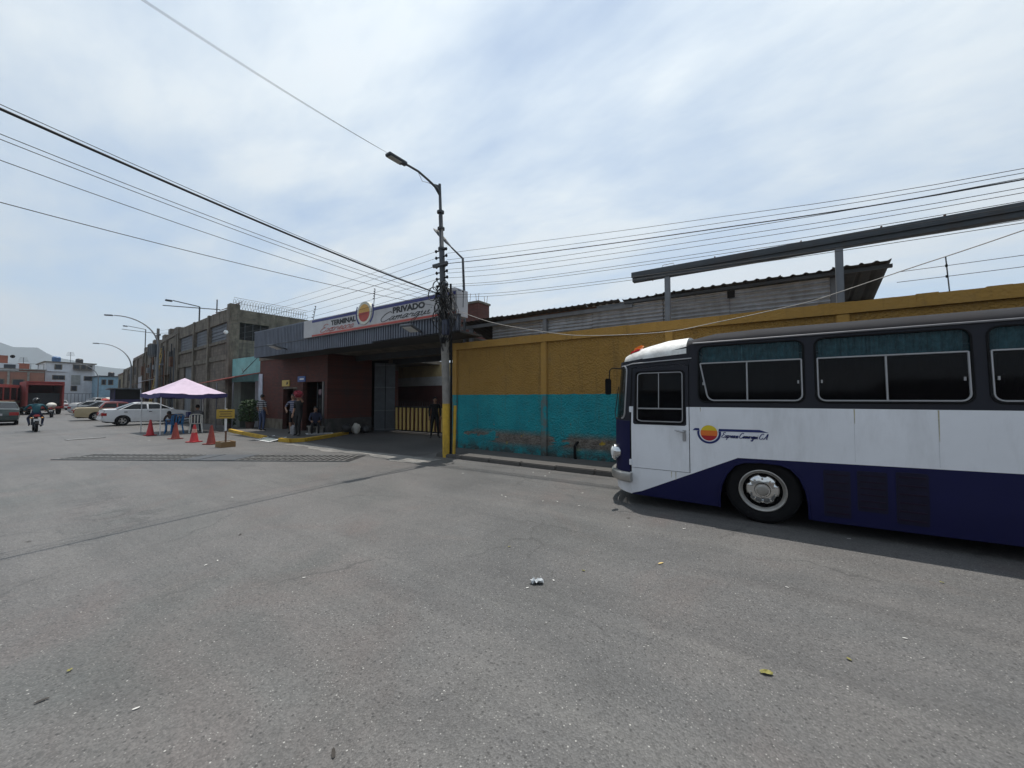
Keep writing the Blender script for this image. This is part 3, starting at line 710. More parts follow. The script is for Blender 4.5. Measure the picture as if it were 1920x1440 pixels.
# side wall facing the terminal
lbox('side_beam', wa, m_concd, -.3, -.02, .4, 11, 6.25, 7.02); lbox('side_wall', wa, m_block, -.3, -.04, .4, 11, 0, 5.2)
lbox('side_pier', wa, m_concd, -.35, 0, 2.0, 2.35, 0, 7.0)
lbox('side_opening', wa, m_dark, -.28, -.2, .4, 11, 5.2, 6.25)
for k in range(7): lbox('window_bar', wa, m_steeld, -.14, -.11, .7 + k * .42, .73 + k * .42, 5.2, 6.25)
lbox('roof_slab', wa, m_concd, -12.1, -.3, .3, 11, 6.6, 6.9)
for k in range(9):
    u = .3 + k * .33; mb = LB()
    mb.tube([(-u - .8, -.2 + .02 * k, 7.05 + .03 * (k % 3)), (-u + .9, .3, 7.38 - .06 * k)], .018, 5); mb.build('rebar', m_rust, wa)
mb = LB(); mb.tube([(-2.9, 0, 7.0), (-2.9, 0, 8.0)], .035, 6); mb.build('antenna_stub', m_steeld, wa)
mb = LB(); pts = []
for k in range(420):
    a = k * .42; v = k / 420.; pts.append((-.15 + .30 * math.cos(a), .1 + v * 4.2, 7.35 - .08 * v + .30 * math.sin(a)))
mb.tube(pts, .009, 4); mb.build('razor_wire', m_steeld, wa)
for dz in (0.1, .42):
    mb = LB(); mb.tube([(-.1, .1, 7.3 + dz), (.1, 4.3, 7.2 + dz)], .012, 4); mb.build('wire', m_steeld, wa)
# flood lamp bracket on the corner
mb = LB(); mb.ball((.05, -.3, 5.55), .12); mb.build('flood_lamp', m_white, wa, smooth=True)
def row_house(name, label, P, rz, u0, u1, h, mats, doors, pil_=(), parapet=.3, depth=9):
    t = thing(name, label, 'building', P, rz)
    lbox('wall', t, mats[0], -u1, -u0, 0, depth, 0, h)
    lbox('parapet', t, mats[1], -u1 - .05, -u0 + .05, -.08, depth, h, h + parapet)
    for a, b, z, m_, nm in doors:
        lbox(nm, t, m_, -b, -a, -.04, .02, .02 if nm != 'window' else z[0], z if nm != 'window' else z[1])
        if nm == 'window': lbox('window_frame', t, m_concd, -b - .06, -a + .06, -.07, .0, z[0] - .1, z[0])
    for u in pil_: lbox('pilaster', t, m_concd, -u - .35, -u, -.14, .1, 0, h)
    return t
P1 = (-38.6, 10.43, 0)
row_house('dark_depot', 'long soot dark concrete depot beyond the warehouse with narrow doorways', P1, R(-7), 0.05, 20.2, 6.75,
    (m_concd, m_concd), [(1.0, 2.6, 3.1, m_black, 'door'), (3.4, 4.6, 3.4, m_shut, 'door'), (6.2, 7.4, 3.2, m_dark, 'door'), (9, 10.6, 3.4, m_dark, 'door'), (12, 13.4, 3.0, m_shut, 'door'), (15, 17.5, 3.2, m_dark, 'door'),
     (1, 3.8, (4.4, 5.6), m_dark, 'window'), (5.5, 9, (4.4, 5.6), m_dark, 'window'), (11, 14, (4.2, 5.4), m_dark, 'window')], (0.2, 4.9, 8, 11.2, 14.2, 18.0))
dep = bpy.data.objects['dark_depot']
rq = random.Random(11)
for k in range(13):                                              # pipes, boxes, awnings and patched parapet blocks on the depot front
    u = .8 + k * 1.5 + rq.uniform(-.3, .3)
    mb = MB(local=True); mb.tube([(-u, -.12, .0), (-u, -.12, rq.uniform(4.5, 6.6))], rq.uniform(.04, .09), 6); mb.build('downpipe', rq.choice((m_rust, m_steeld, m_conc)), dep)
    if k % 3 == 0: lbox('wall_box', dep, rq.choice((m_steel, m_rust)), -u - .9, -u - .3, -.35, 0, 4.0 + rq.uniform(-.4, .8), 4.7 + rq.uniform(0, .5))
    if k % 2 == 0: lbox('parapet_block', dep, m_block, -u - rq.uniform(1, 2), -u, -.06, .2, 7.05, 7.05 + rq.uniform(.1, .55))
for u0, u1, z in ((2.8, 5.0, 3.7), (8.5, 11.2, 3.6), (14.6, 18, 3.5)):
    mb = MB(local=True); mb.add([(-u1, -1.2, z - .35), (-u0, -1.2, z - .35), (-u0, 0, z), (-u1, 0, z), (-u1, -1.2, z - .40), (-u0, -1.2, z - .40), (-u0, 0, z - .05), (-u1, 0, z - .05)], [(0, 1, 2, 3), (7, 6, 5, 4), (0, 4, 5, 1), (2, 6, 7, 3), (0, 3, 7, 4), (1, 5, 6, 2)]); mb.build('awning', rq.choice((m_zinc, m_rust)), dep)
P2 = (-58.79, 12.91, 0)
row_house('grey_workshop', 'grey block workshop with a pale shutter beyond the dark depot', P2, R(-6.4), .05, 9.5, 6.5,
    (m_block, m_concd), [(1.5, 4.5, 4.2, M('pale_shutter', (.33, .34, .38), .6), 'shutter'), (6, 7.6, 3.4, m_dark, 'door'), (5.5, 8.5, (4.6, 5.6), m_dark, 'window')], (0.3, 5.1, 9.0))
row_house('brown_workshop', 'weathered brown workshop with a flat canopy at the end of the row', (-68.3, 13.98, 0), R(-6.4), .05, 11, 5.6,
    (m_concd, m_concd), [(1.5, 4.0, 3.2, m_shut, 'shutter'), (6, 9.0, 3.2, m_dark, 'door'), (2, 5, (4.0, 5.0), m_dark, 'window')], (0.2, 5.1, 10.4))
row_house('end_row_house', 'narrow ochre two storey house with a projecting roof at the end of the row', (-79.3, 15.2, 0), R(-6.4), .05, 8, 5.3,
    (M('dull_ochre', (.20, .17, .11), .85, stain=.5), m_rust), [(1, 3, 2.6, m_dark, 'door'), (4, 6.5, (3.3, 4.6), m_dark, 'window')], (), .18)
# ---------------------------------------------------------------- houses closing the street
m_pane = busglass('house_glass', (.03, .035, .045), 1, .15)
def front_house(name, label, xf, y0, y1, h, wmat, wins, roof=None, extra=(), depth=9):
    t = thing(name, label, 'building', (xf, (y0 + y1) / 2, 0))
    mb = MB(); mb.box(xf - depth, xf, y0, y1, 0, h); mb.build('wall', wmat, t)
    for a, b, z0, z1 in wins:
        mb = MB(); mb.box(xf - .02, xf + .05, a - .08, b + .08, z0 - .1, z1 + .08); f = mb.build('window', m_concd, t)
        n = max(1, round((b - a) / .75))
        for i in range(n):
            mb = MB(); s = (b - a) / n; mb.box(xf + .03, xf + .062, a + i * s + .03, a + (i + 1) * s - .03, z0, z1); mb.build('pane', m_pane, f)
    mb = MB(); mb.box(xf - depth - .2, xf + .25, y0 - .2, y1 + .2, h, h + .14); mb.build('roof', roof or m_concd, t)
    for e in extra: e(t)
    return t
m_pw = M('white_plaster', (.55, .57, .60), .85, var=.08, stain=.35, stain_c=(.22, .22, .22), streak=2)
def wh_extra(t):
    mb = MB(); mb.box(-95, -94.8, 9.3, 11.6, 5.0 + .95, 6.05); mb.build('ledge', m_pw, t)
    mb = MB(); mb.box(-95, -94.9, 12.05, 13.05, 3.9, 5.5); mb.build('shutter_panel', M('grey_panel', (.25, .26, .25), .8), t)
    mb = MB(); mb.box(-94.95, -94.3, 12.2, 14.5, 6.3, 6.38); b = mb.build('balcony', m_concd, t)
    for i in range(9):
        mb = MB(); mb.box(-94.36, -94.33, 12.2 + i * .28, 12.23 + i * .28, 6.38, 7.1); mb.build('baluster', m_steeld, b)
    for i in range(14):
        mb = MB(); mb.box(-92.9, -92.86, 9.4 + i * .4, 9.46 + i * .4, 0, 2.4); mb.build('fence_bar', m_steel, t)
    mb = MB(); mb.box(-92.95, -92.82, 9.3, 14.8, 2.38, 2.46); mb.build('fence_rail', m_steel, t)
front_house('white_house', 'white three storey house with a bar fence at the end of the street', -95, 9.3, 14.65, 7.4, m_pw,
    [(10.3, 10.95, 6.4, 7.05), (10.1, 11.3, 4.75, 5.3), (12.1, 12.65, 2.95, 3.65), (12.25, 12.9, 6.55, 7.15), (13.1, 13.6, 6.55, 7.15), (13.8, 14.3, 6.55, 7.15), (13.5, 14.3, 4.7, 5.3)], extra=(wh_extra,))
front_house('blue_house', 'small pale blue house with two square windows beside the white house', -90, 14.4, 18.2, 5.2, M('pale_blue_plaster', (.24, .38, .48), .85, stain=.2),
    [(14.75, 15.12, 3.95, 4.65), (15.5, 15.95, 3.95, 4.65)], m_steeld)
def rd_extra(t):
    mb = MB(); mb.box(-92, -91.85, 4.3, 6.5, 5.75, 6.75); mb.build('white_storey', m_pw, t)
    mb = MB(); mb.box(-91.86, -91.82, 5.15, 6.2, 5.9, 6.6); mb.build('window', m_pane, t)
    mb = MB(); mb.box(-94, -92.2, 3.0, 5.5, 6.8, 7.9); mb.build('roof_room', m_brickr, t)
    mb = MB(); mb.ball((-92.1, 5.9, 7.8), .25); mb.build('water_tank', m_black, t, smooth=True)
    for yy in (7.6, 8.3, 8.85):
        mb = MB(); mb.tube([(-92, yy, 5.9), (-92, yy, 6.85)], .03, 5); mb.build('railing_post', m_steeld, t)
    mb = MB(); mb.tube([(-92, 7.5, 6.85), (-92, 8.9, 6.85)], .03, 5); mb.build('railing', m_steeld, t)
    mb = MB(); mb.box(-92.0, -91.93, 3.0, 8.9, 5.55, 5.72); mb.build('floor_band', m_conc, t)
    for yy in (3.4, 5.5, 7.3):
        mb = MB(); mb.box(-92.0, -91.92, yy, yy + .22, 0, 5.55); mb.build('column', m_conc, t)
front_house('red_brick_house', 'orange red brick house with a white upper window beside the white house', -92, 1.5, 8.95, 5.9, m_brickr, [(3.9, 5.2, 3.0, 4.4), (6.0, 7.0, 3.0, 4.4)], m_conc, (rd_extra,))
mb = MB(); mb.box(-92.3, -92.05, 6.4, 7.5, 5.9, 6.85); mb.build('roof_parapet', m_brickr, bpy.data.objects['red_brick_house'])
front_house('brown_house', 'plain brown house half hidden behind the red bus', -92, -12, 1.3, 6.2, M('brown_plaster', (.22, .15, .11), .9, stain=.4), [(-5, -3.8, 3.2, 4.4), (-2.5, -1.2, 3.2, 4.4)], m_concd)
# purple kiosk
kk = thing('purple_kiosk', 'dark purple metal kiosk standing in front of the depot', 'kiosk', (-52, 10.1, 0), R(-7))
lbox('body', kk, M('purple_paint', (.07, .06, .16), .6, stain=.3), -2.4, 2.4, -.9, .9, 0, 1.55); lbox('counter_opening', kk, m_dark, -2.3, 2.3, -.85, .85, 1.55, 2.5); lbox('roof', kk, m_shut, -2.8, 2.7, -1.2, 1.0, 2.5, 2.6)
for u in (-2.35, -.8, .8, 2.35): lbox('post', kk, M('purple_post', (.06, .055, .12), .6), u - .05, u + .05, -.9, -.8, 1.55, 2.5)
# ---------------------------------------------------------------- the bus (local: x along, -x = front, y: near side negative, z up)
def buspaint(name, c, rough=.32, stain=.25, stc=(.20, .19, .17)):
    return M(name, c, rough, var=.05, vs_=1.5, stain=stain, stain_c=stc, streak=3, coat=.25, bump=.10, bs=1.6)
b_white = buspaint('bus_white', (.70, .71, .74)); b_blue = M('bus_blue', (.004, .005, .045), .48, var=.08, vs_=1.5, stain=.2, stain_c=(.012, .012, .03), streak=3, spec=.25)
b_dark = M('bus_dark', (.012, .013, .020), .5, var=.1, stain=.35, stain_c=(.03, .028, .028), streak=3, spec=.3); b_roof = M('bus_roof', (.016, .016, .019), .7, var=.2, stain=.5, stain_c=(.035, .03, .03), spec=.2)
b_cap = M('bus_cap_white', (.72, .72, .70), .45, var=.08, stain=.75, stain_c=(.22, .20, .18))
g_low = busglass('bus_glass', (.003, .003, .004), .85); g_low.node_tree.nodes['Principled BSDF'].inputs['Specular IOR Level'].default_value = .14; g_up = busglass('bus_glass_tint', (.008, .035, .045), .38, .12)
BW = 1.20; SX = -1.56; FP = .57
bus = thing('bus', 'white and navy old bus with a sun emblem parked beside the painted wall', 'bus', (-.1, 7.25, 0), 0)
def prot(z): return FP * (1 - .20 * max(0, min(1, (z - 1.25) / 1.1)) - .06 * max(0, (.5 - z) / .5))
def sidey(z): return BW - .055 * max(0, (z - 1.5) / .95) - .03 * max(0, (.45 - z) / .35)
SC = 1.45                                                   # length of the parameter strip for one front corner
def surf(s, z, d=0.0, sgn=-1):
    """s is x on the straight side; s < SX runs round the corner to the front centre; d = offset outwards"""
    yb = sidey(z)
    if s >= SX: return (s, sgn * (yb + d), z)
    t = min(1, (SX - s) / SC) * math.pi / 2
    e = .62
    px = math.sin(t) ** e if t > 0 else 0; py = max(0, math.cos(t)) ** e
    x = SX - prot(z) * px; y = yb * py
    nx, ny = -(math.sin(t) ** .9), math.cos(t) ** .9
    l = math.hypot(nx, ny); return (x + nx / l * d, sgn * (y + ny / l * d), z)
def sheet(name, mat, loops, parent, d0=0, d1=-.02, sgn=-1, smooth=True, fn=None, scuts=None, zcuts=(.45, 1.25, 1.5, 1.8, 2.1, 2.3)):
    """flat polygon loops in (s,z) cut into strips, mapped on the body and thickened"""
    tri = tessellate_polygon([[Vector((a, b, 0)) for a, b in lp] for lp in loops])
    pts = [p for lp in loops for p in lp]
    bm = bmesh.new(); vv = [bm.verts.new((a, b, 0)) for a, b in pts]
    for t in tri:
        try: bm.faces.new([vv[i] for i in t])
        except ValueError: pass
    s0, s1 = min(p[0] for p in pts), max(p[0] for p in pts); z0, z1 = min(p[1] for p in pts), max(p[1] for p in pts)
    def cut(axis, val):
        g = list(bm.verts) + list(bm.edges) + list(bm.faces)
        n = Vector((1, 0, 0)) if axis == 0 else Vector((0, 1, 0)); c = n * val
        bmesh.ops.bisect_plane(bm, geom=g, plane_co=c, plane_no=n, dist=1e-5)
    ss = []
    q = SX; fn = fn or surf
    if scuts is not None: ss = list(scuts)
    else:
        while q > s0: ss.append(q); q -= .09
    for v in ss:
        if s0 < v < s1: cut(0, v)
    zz = [z for z in zcuts if z0 < z < z1]
    for v in zz: cut(1, v)
    bm.verts.ensure_lookup_table()
    bmesh.ops.recalc_face_normals(bm, faces=bm.faces)
    uv = [(v.co.x, v.co.y) for v in bm.verts]
    fs = [[v.index for v in f.verts] for f in bm.faces]
    for f in bm.faces: pass
    bm.verts.index_update(); fs = [[v.index for v in f.verts] for f in bm.faces]
    be = [(e.verts[0].index, e.verts[1].index) for e in bm.edges if len(e.link_faces) == 1]
    bm.free()
    mb = MB(local=True); n = len(uv)
    mb.add([fn(s, z, d0, sgn) for s, z in uv] + [fn(s, z, d1, sgn) for s, z in uv],
           [tuple(f) for f in fs] + [tuple(n + i for i in reversed(f)) for f in fs] + [(a, b, n + b, n + a) for a, b in be])
    return mb.build(name, mat, parent, smooth=smooth)
def rrect(a, b, c, d, r, k=4, skip=()):
    out = []
    for i, (cx, cz, a0) in enumerate(((b - r, d - r, 0), (a + r, d - r, 90), (a + r, c + r, 180), (b - r, c + r, 270))):
        rr = .012 if i in skip else r
        cx = (b - rr, a + rr, a + rr, b - rr)[i]; cz = (d - rr, d - rr, c + rr, c + rr)[i]
        for j in range(k + 1):
            an = R(a0 + 90 * j / k); out.append((cx + rr * math.cos(an), cz + rr * math.sin(an)))
    return out
REAR = 6.6
BELT = 1.525
def st(x): return .85 + .02 * max(0, x)                      # stripe height behind the wheel
arch = [(-.50, .15), (-.50, .30), (-.475, .46), (-.41, .62), (-.31, .745), (-.20, .795), (0.0, .81), (.20, .80), (.31, .755), (.40, .65), (.46, .50), (.485, .34), (.49, .15)]
RW = 4.35
arch2 = [(x + RW, z) for x, z in arch]
D0, D1, DZ0 = -1.66, -.87, .585                              # driver door, local x
strA, strB = (-1.69, .165), (-.27, .845)                     # diagonal of the stripe
def diag(x): return strA[1] + (x - strA[0]) * (strB[1] - strA[1]) / (strB[0] - strA[0])
for sgn in (-1, 1):
    body = bus
    if sgn < 0:
        sheet('side_panel', b_white, [[(D1 + .006, BELT), (D1 + .006, diag(D1)), strB, (.5, st(.5)), (REAR, st(REAR)), (REAR, BELT)]], bus)
        sheet('sill_panel', b_white, [[(D0 - .03, DZ0 - .008), (D0 - .03, .17), strA, (D1 + .006, diag(D1 + .006)), (D1 + .006, DZ0 - .008)]], bus)
    else:
        sheet('side_panel', b_white, [[(D0 - .03, BELT), (D0 - .03, .17), strA, strB, (.5, st(.5)), (REAR, st(REAR)), (REAR, BELT)]], bus, sgn=1)
    sk = [strA, (-.55, .15)] + arch + [(.55, .14), (RW - .55, .2)] + [(x, max(z, .2)) for x, z in arch2] + [(RW + .55, .2), (REAR, .22), (REAR, st(REAR)), (.5, st(.5)), strB]
    sheet('skirt_panel', b_blue, [[(p[0], p[1] - .0005) for p in sk]], bus, sgn=sgn)
    # wheel arch lips
    for ar in (arch, arch2):
        mb = MB(local=True); mb.tube([surf(x, z, .006, sgn) for x, z in ar], .014, 6); mb.build('arch_lip', b_blue, bus, smooth=True)
    # front corner: blue above, white valance below
    sheet('front_panel', b_blue, [[(D0 - .032, 1.30), (D0 - .032, .50), (-SC + SX - .001, .50), (-SC + SX - .001, 1.30)]], bus, sgn=sgn)
    sheet('front_valance', b_white, [[(D0 - .032, .498), (D0 - .032, .17), (-SC + SX - .001, .26), (-SC + SX - .001, .498)]], bus, sgn=sgn)
    # upper dark body with window openings
    W1 = rrect(-.74, .47, 1.60, 2.395, .09); W2 = rrect(.585, 1.895, 1.60, 2.40, .09)
    W3 = rrect(2.01, 3.32, 1.60, 2.40, .09); W4 = rrect(3.43, 4.74, 1.60, 2.40, .09); W5 = rrect(4.85, 6.3, 1.60, 2.40, .09)
    upper = [(D1 + .006, BELT + .001), (REAR, BELT + .001), (REAR, 2.46), (D1 + .006, 2.44)]
    sheet('upper_body', b_dark, [upper, W1, W2, W3, W4, W5], bus, sgn=sgn)
    for W, (a, b) in zip((W1, W2, W3, W4, W5), ((-.74, .47), (.585, 1.895), (2.01, 3.32), (3.43, 4.74), (4.85, 6.3))):
        bar = 2.15
        mb = MB(local=True); lp = W + [W[0]]; mb.tube([surf(x, z, .004, sgn) for x, z in lp], .011, 6); f = mb.build('window_gasket', m_black, bus, smooth=True)
        up = sheet('upper_pane', g_up, [[(x, z) for x, z in rrect(a + .005, b - .005, bar, 2.392, .085, skip=(2, 3))]], f, -.012, -.018, sgn)
        mid = (a + b) / 2 - .01
        sheet('sliding_pane', g_low, [rrect(a + .005, mid + .02, 1.605, bar - .004, .085, skip=(0, 1, 3))], f, -.018, -.023, sgn)
        sheet('sliding_pane', g_low, [rrect(mid - .02, b - .005, 1.605, bar - .004, .085, skip=(0, 1, 2))], f, -.008, -.013, sgn)
        lpf = rrect(a + .022, b - .022, 1.622, bar, .075, skip=(0, 1))
        if a < -.5: lpf = [(x + (.10 * (bar - z) / (bar - 1.622) if x < mid else 0), z) for x, z in lpf]
        mb = MB(local=True); mb.tube([surf(x, z, -.002, sgn) for x, z in lpf + [lpf[0]]], .011, 6); mb.build('pane_frame', m_alu, f, smooth=True)
        mb = MB(local=True); mb.tube([surf(mid, 1.63, -.006, sgn), surf(mid, bar - .01, -.006, sgn)], .011, 6); mb.build('meeting_rail', m_alu, f)
        for xx in (a + .06, b - .06):
            mb = MB(local=True); p = surf(xx, 1.86, -.004, sgn); mb.box(p[0] - .008, p[0] + .008, p[1] - .012, p[1] + .012, p[2] - .02, p[2] + .02); mb.build('latch', m_alu, f)
        # gathered curtain hanging inside
        mb = MB(local=True); vs = []; n = 90
        for i in range(n + 1):
            xx = a + .04 + (b - a - .08) * i / n; yy = sgn * (1.085 + .022 * math.sin(i * 1.9 + 2 * math.sin(i * .37)) + .014 * math.sin(i * .7))
            vs += [(xx, yy, 2.41), (xx, yy, 2.10 + .012 * math.sin(i * .9))]
        mb.add(vs, [(2 * i, 2 * i + 1, 2 * i + 3, 2 * i + 2) for i in range(n)])
        mb.build('curtain', M('curtain_cloth', (.09, .26, .31), .9, var=.5, vs_=11) if (sgn < 0 and a < -.5) else bpy.data.materials['curtain_cloth'], f, smooth=True)
    # drip rail
    mb = MB(local=True); mb.tube([surf(x, 2.45 + .004 * x, .012, sgn) for x in (D1 + .06, -.5, 1, 3, REAR)], .013, 6); mb.build('drip_rail', M('rail_grey', (.16, .16, .17), .45, .3), bus, smooth=True)
# driver door (near side)
dw = rrect(-1.60, -.935, 1.28, 2.06, .05)
dlow = [(D0, DZ0), (D1 - .004, DZ0), (D1 - .004, BELT), (D0, BELT)]
door = sheet('door', b_white, [[(D0, DZ0), (D1 - .004, DZ0), (D1 - .004, BELT)] + [(-.905, BELT), (-.905, 1.27), (-.925, 1.25), (-1.61, 1.25), (-1.63, 1.27), (-1.63, BELT)] + [(D0, BELT)]], bus, .006, -.014)
sheet('door_upper', b_dark, [[(D0, BELT + .001), (-1.63, BELT + .001), (-1.63, 1.27), (-1.61, 1.25), (-.925, 1.25), (-.905, 1.27), (-.905, BELT + .001), (D1 - .004, BELT + .001), (D1 - .004, 2.13), (-1.0, 2.155), (D0, 2.125)], dw], door, .006, -.014)
sheet('door_pane', g_low, [dw], door, -.004, -.01)
mb = MB(local=True); mb.tube([surf(x, z, .010) for x, z in dw + [dw[0]]], .014, 6); mb.build('door_window_gasket', m_black, door, smooth=True)
dwi = rrect(-1.578, -.957, 1.302, 2.04, .04)
mb = MB(local=True); mb.tube([surf(x, z, .006) for x, z in dwi + [dwi[0]]], .009, 6); mb.build('door_window_frame', m_alu, door, smooth=True)
mb = MB(local=True); mb.tube([surf(-1.58, 1.495, .004), surf(-.955, 1.495, .004)], .012, 6); mb.build('window_rail', m_alu, door)
mb = MB(local=True); mb.tube([surf(-1.29, 1.50, .002), surf(-1.29, 2.04, .002)], .007, 6); mb.build('window_divider', m_alu, door)
mb = MB(local=True); p = surf(-.935, 1.15, .014); mb.box(p[0] - .022, p[0] + .022, p[1] - .012, p[1] + .012, 1.03, 1.19); mb.build('handle_plate', m_alu, door, bevel=.006)
mb = MB(local=True); mb.tube([surf(-.935, 1.165, .045), surf(-.985, 1.17, .05), surf(-1.06, 1.185, .045)], [.014, .012, .008], 8); mb.build('handle', m_alu, door, smooth=True)
for z in (.66, 1.48):
    mb = MB(local=True); p = surf(D0 - .012, z, .012); mb.box(p[0] - .022, p[0] + .022, p[1] - .012, p[1] + .02, z - .045, z + .045); mb.build('hinge', b_white, door, bevel=.006)
sheet('door_pillar', m_black, [[(D0 - .031, 2.13), (D0 - .031, .51), (D0 - .002, .51), (D0 - .002, 2.13)]], bus, .001, -.02)
# front quarter: dark band above the door, windscreens with pillars
for sgn in (-1, 1):
    if sgn < 0: sheet('door_header', b_dark, [[(D0 - .03, 2.13), (-1.0, 2.16), (D1 + .004, 2.135), (D1 + .004, 2.42), (D0 - .03, 2.24)]], bus, sgn=sgn)
    else: sheet('door_header', b_dark, [[(D0 - .03, BELT + .001), (D1 + .004, BELT + .001), (D1 + .004, 2.42), (D0 - .03, 2.24)]], bus, sgn=sgn)
    ws = rrect(SX - SC + .03, D0 - .16, 1.335, 2.16, .09)
    sheet('screen_surround', b_dark, [[(D0 - .032, 2.24), (D0 - .032, 1.302), (SX - SC - .001, 1.302), (SX - SC - .001, 2.24)], ws], bus, sgn=sgn)
    wsg = sheet('windscreen', busglass('screen_glass', (.02, .026, .026), .5) if sgn < 0 else bpy.data.materials['screen_glass'], [ws], bus, -.008, -.014, sgn)
    mb = MB(local=True); mb.tube([surf(x, z, .006, sgn) for x, z in ws + [ws[0]]], .013, 6); mb.build('screen_trim', m_alu, wsg, smooth=True)
    mb = MB(local=True); mb.tube([surf(SX - .62, 1.31, .02, sgn), surf(SX - .75, 1.40, .03, sgn), surf(SX - 1.0, 1.85, .02, sgn)], .008, 6); mb.build('wiper', m_black, wsg)
    # chrome side trim of the cap
    mb = MB(local=True); mb.tube([surf(x, z, .012, sgn) for x, z in ((SX - .5, 2.165), (SX - .2, 2.18), (D0, 2.195), (-1.3, 2.215), (D1 + .04, 2.235))], .010, 6); mb.build('cap_trim', m_alu, bus, smooth=True)
    # headlight with chrome ring
    hx, hy = surf(SX - .62, .78, .0, sgn)[:2]
    ang = math.atan2(sgn * .55, -1)
    mt = Matrix.Translation((hx - .01, hy, .78)) @ Matrix.Rotation(ang, 4, 'Z') @ Matrix.Rotation(R(90), 4, 'Y')
    mb = MB(local=True); mb.lathe([(.125, -.05), (.135, .0), (.13, .05), (.105, .07), (.10, .05)], mt, 20); hl = mb.build('headlight', m_chrome, bus, smooth=True)
    mb = MB(local=True); mb.lathe([(.10, .045), (.085, .075), (.05, .09), (.01, .095)], mt, 20); mb.build('lens', M('lamp_lens', (.7, .72, .72), .1, var=.05), hl, smooth=True)
# bumper
mb = MB(local=True); prof = []
n = 22
for sgn in (1, -1):
    rng = range(n + 1) if sgn == 1 else range(n - 1, -1, -1)
    for i in rng:
        s = D0 - .0 - (SC + SX * 0 + (SX - D0 * 1)) * 0
        s = (D0 + .01) + (SX - SC - D0 - .01) * i / n
        prof.append((s, sgn))
ring = []
for s, sgn in prof:
    row = []
    for dd, z in ((.01, .365), (.05, .352), (.085, .375), (.092, .43), (.08, .485), (.05, .505), (.01, .50)):
        row.append(surf(s, z, dd, sgn))
    ring.append(row)
vs = [p for r_ in ring for p in r_]; k = 7
fs = [(i * k + j, i * k + j + 1, (i + 1) * k + j + 1, (i + 1) * k + j) for i in range(len(ring) - 1) for j in range(k - 1)]
fs += [tuple(range(k)), tuple((len(ring) - 1) * k + j for j in range(k))]
mb.add(vs, fs); bmp = mb.build('bumper', M('bumper_metal', (.42, .41, .39), .28, .9, var=.1, stain=.4, stain_c=(.2, .18, .16)), bus, smooth=True)
# roof lofts: cap in front, dark roof behind
def roofloft(name, mat, stations, ny=24, ey=.95, ez_=.95):
    mb = MB(local=True); vs = []
    for x, hw, ez, cz in stations:
        for j in range(ny + 1):
            a = math.pi * j / ny; c = math.cos(a)
            y = -hw * (abs(c) ** ey) * (1 if c > 0 else -1); vs.append((x, y, ez + (cz - ez) * math.sin(a) ** ez_))
    k = ny + 1
    mb.add(vs, [(i * k + j, i * k + j + 1, (i + 1) * k + j + 1, (i + 1) * k + j) for i in range(len(stations) - 1) for j in range(ny)] +
        [tuple(range(k)), tuple((len(stations) - 1) * k + j for j in range(k))])
    return mb.build(name, mat, bus, smooth=True)
capst = []
for x in (-2.04, -2.02, -1.96, -1.87, -1.72, -1.5, -1.2, -.90):
    t = (x + 2.04) / 1.14
    u = max(0, min(1, (x - (SX - .48)) / .48)); hw = (1.165) * (1 - (1 - u) ** 2.6) ** .5 if u < 1 else 1.16
    capst.append((x, max(.12, hw), 2.225 + .085 * t, 2.25 + .36 * min(1, (t * 1.2)) ** .55))
cap = roofloft('roof_cap', b_cap, capst, ey=.42, ez_=.85)
roofloft('roof', b_roof, [(-.90, 1.145, 2.40, 2.60), (-.55, 1.150, 2.455, 2.67), (0, 1.152, 2.46, 2.69), (3, 1.152, 2.465, 2.69), (6.2, 1.152, 2.47, 2.68), (6.6, 1.10, 2.45, 2.62)])
for (x, y, z), cm in (((-1.68, -1.0, 2.40), (.55, .02, .02)), ((-1.72, -.66, 2.50), (.65, .16, .01)), ((-1.72, .66, 2.50), (.65, .16, .01))):
    mb = MB(local=True); mb.obox((x, y, z), (.17, .09, .05), 0, 0, R(-22)); mb.build('marker_lamp', M('marker_%d' % int(cm[1] * 100), cm, .25, var=.05), cap, bevel=.02)
# rear, floor, dark cabin lining and seats seen through the glass
mb = MB(local=True); mb.box(REAR - .03, REAR, -1.17, 1.17, .25, 2.5); mb.build('rear_panel', b_dark, bus)
mb = MB(local=True); mb.box(-1.7, REAR - .05, -1.1, 1.1, .84, .90); mb.build('floor', m_black, bus)
mb = MB(local=True); mb.box(-1.2, REAR - .05, -.9, .9, .3, .84); mb.build('underbody', m_black, bus)
mb = MB(local=True); mb.prism([(-1.69, -1.12), (-1.825, -1.02), (-1.961, -.75), (-2.022, -.3), (-2.022, .3), (-1.961, .75), (-1.825, 1.02), (-1.69, 1.12)], .83, .88, lambda u, v, t: (u, v, t)); mb.prism([(-1.21, -1.08), (-1.69, -1.08), (-1.825, -.98), (-1.961, -.72), (-2.009, -.3), (-2.009, .3), (-1.961, .72), (-1.825, .98), (-1.69, 1.08), (-1.21, 1.08)], .34, .37, lambda u, v, t: (u, v, t)); mb.build('front_floor', m_black, bus)
mb = MB(local=True); mb.prism([(-1.75, -1.05), (-1.825, -.98), (-1.941, -.72), (-1.982, -.3), (-1.982, .3), (-1.941, .72), (-1.825, .98), (-1.75, 1.05)], .88, 1.30, lambda u, v, t: (u, v, t)); mb.build('dashboard', m_black, bus)
m_seat = M('seat_cloth', (.03, .02, .025), .9)
xx = -.4
while xx < 6:
    for y in (-.62, .62):
        mb = MB(local=True); mb.box(xx, xx + .45, y - .42, y + .42, 1.2, 1.33); mb.obox((xx + .48, y, 1.62), (.1, .84, .75), 0, 0, R(12)); mb.box(xx + .1, xx + .3, y - .3, y + .3, .9, 1.2); mb.build('seat', m_seat, bus, bevel=.03)
    xx += .82
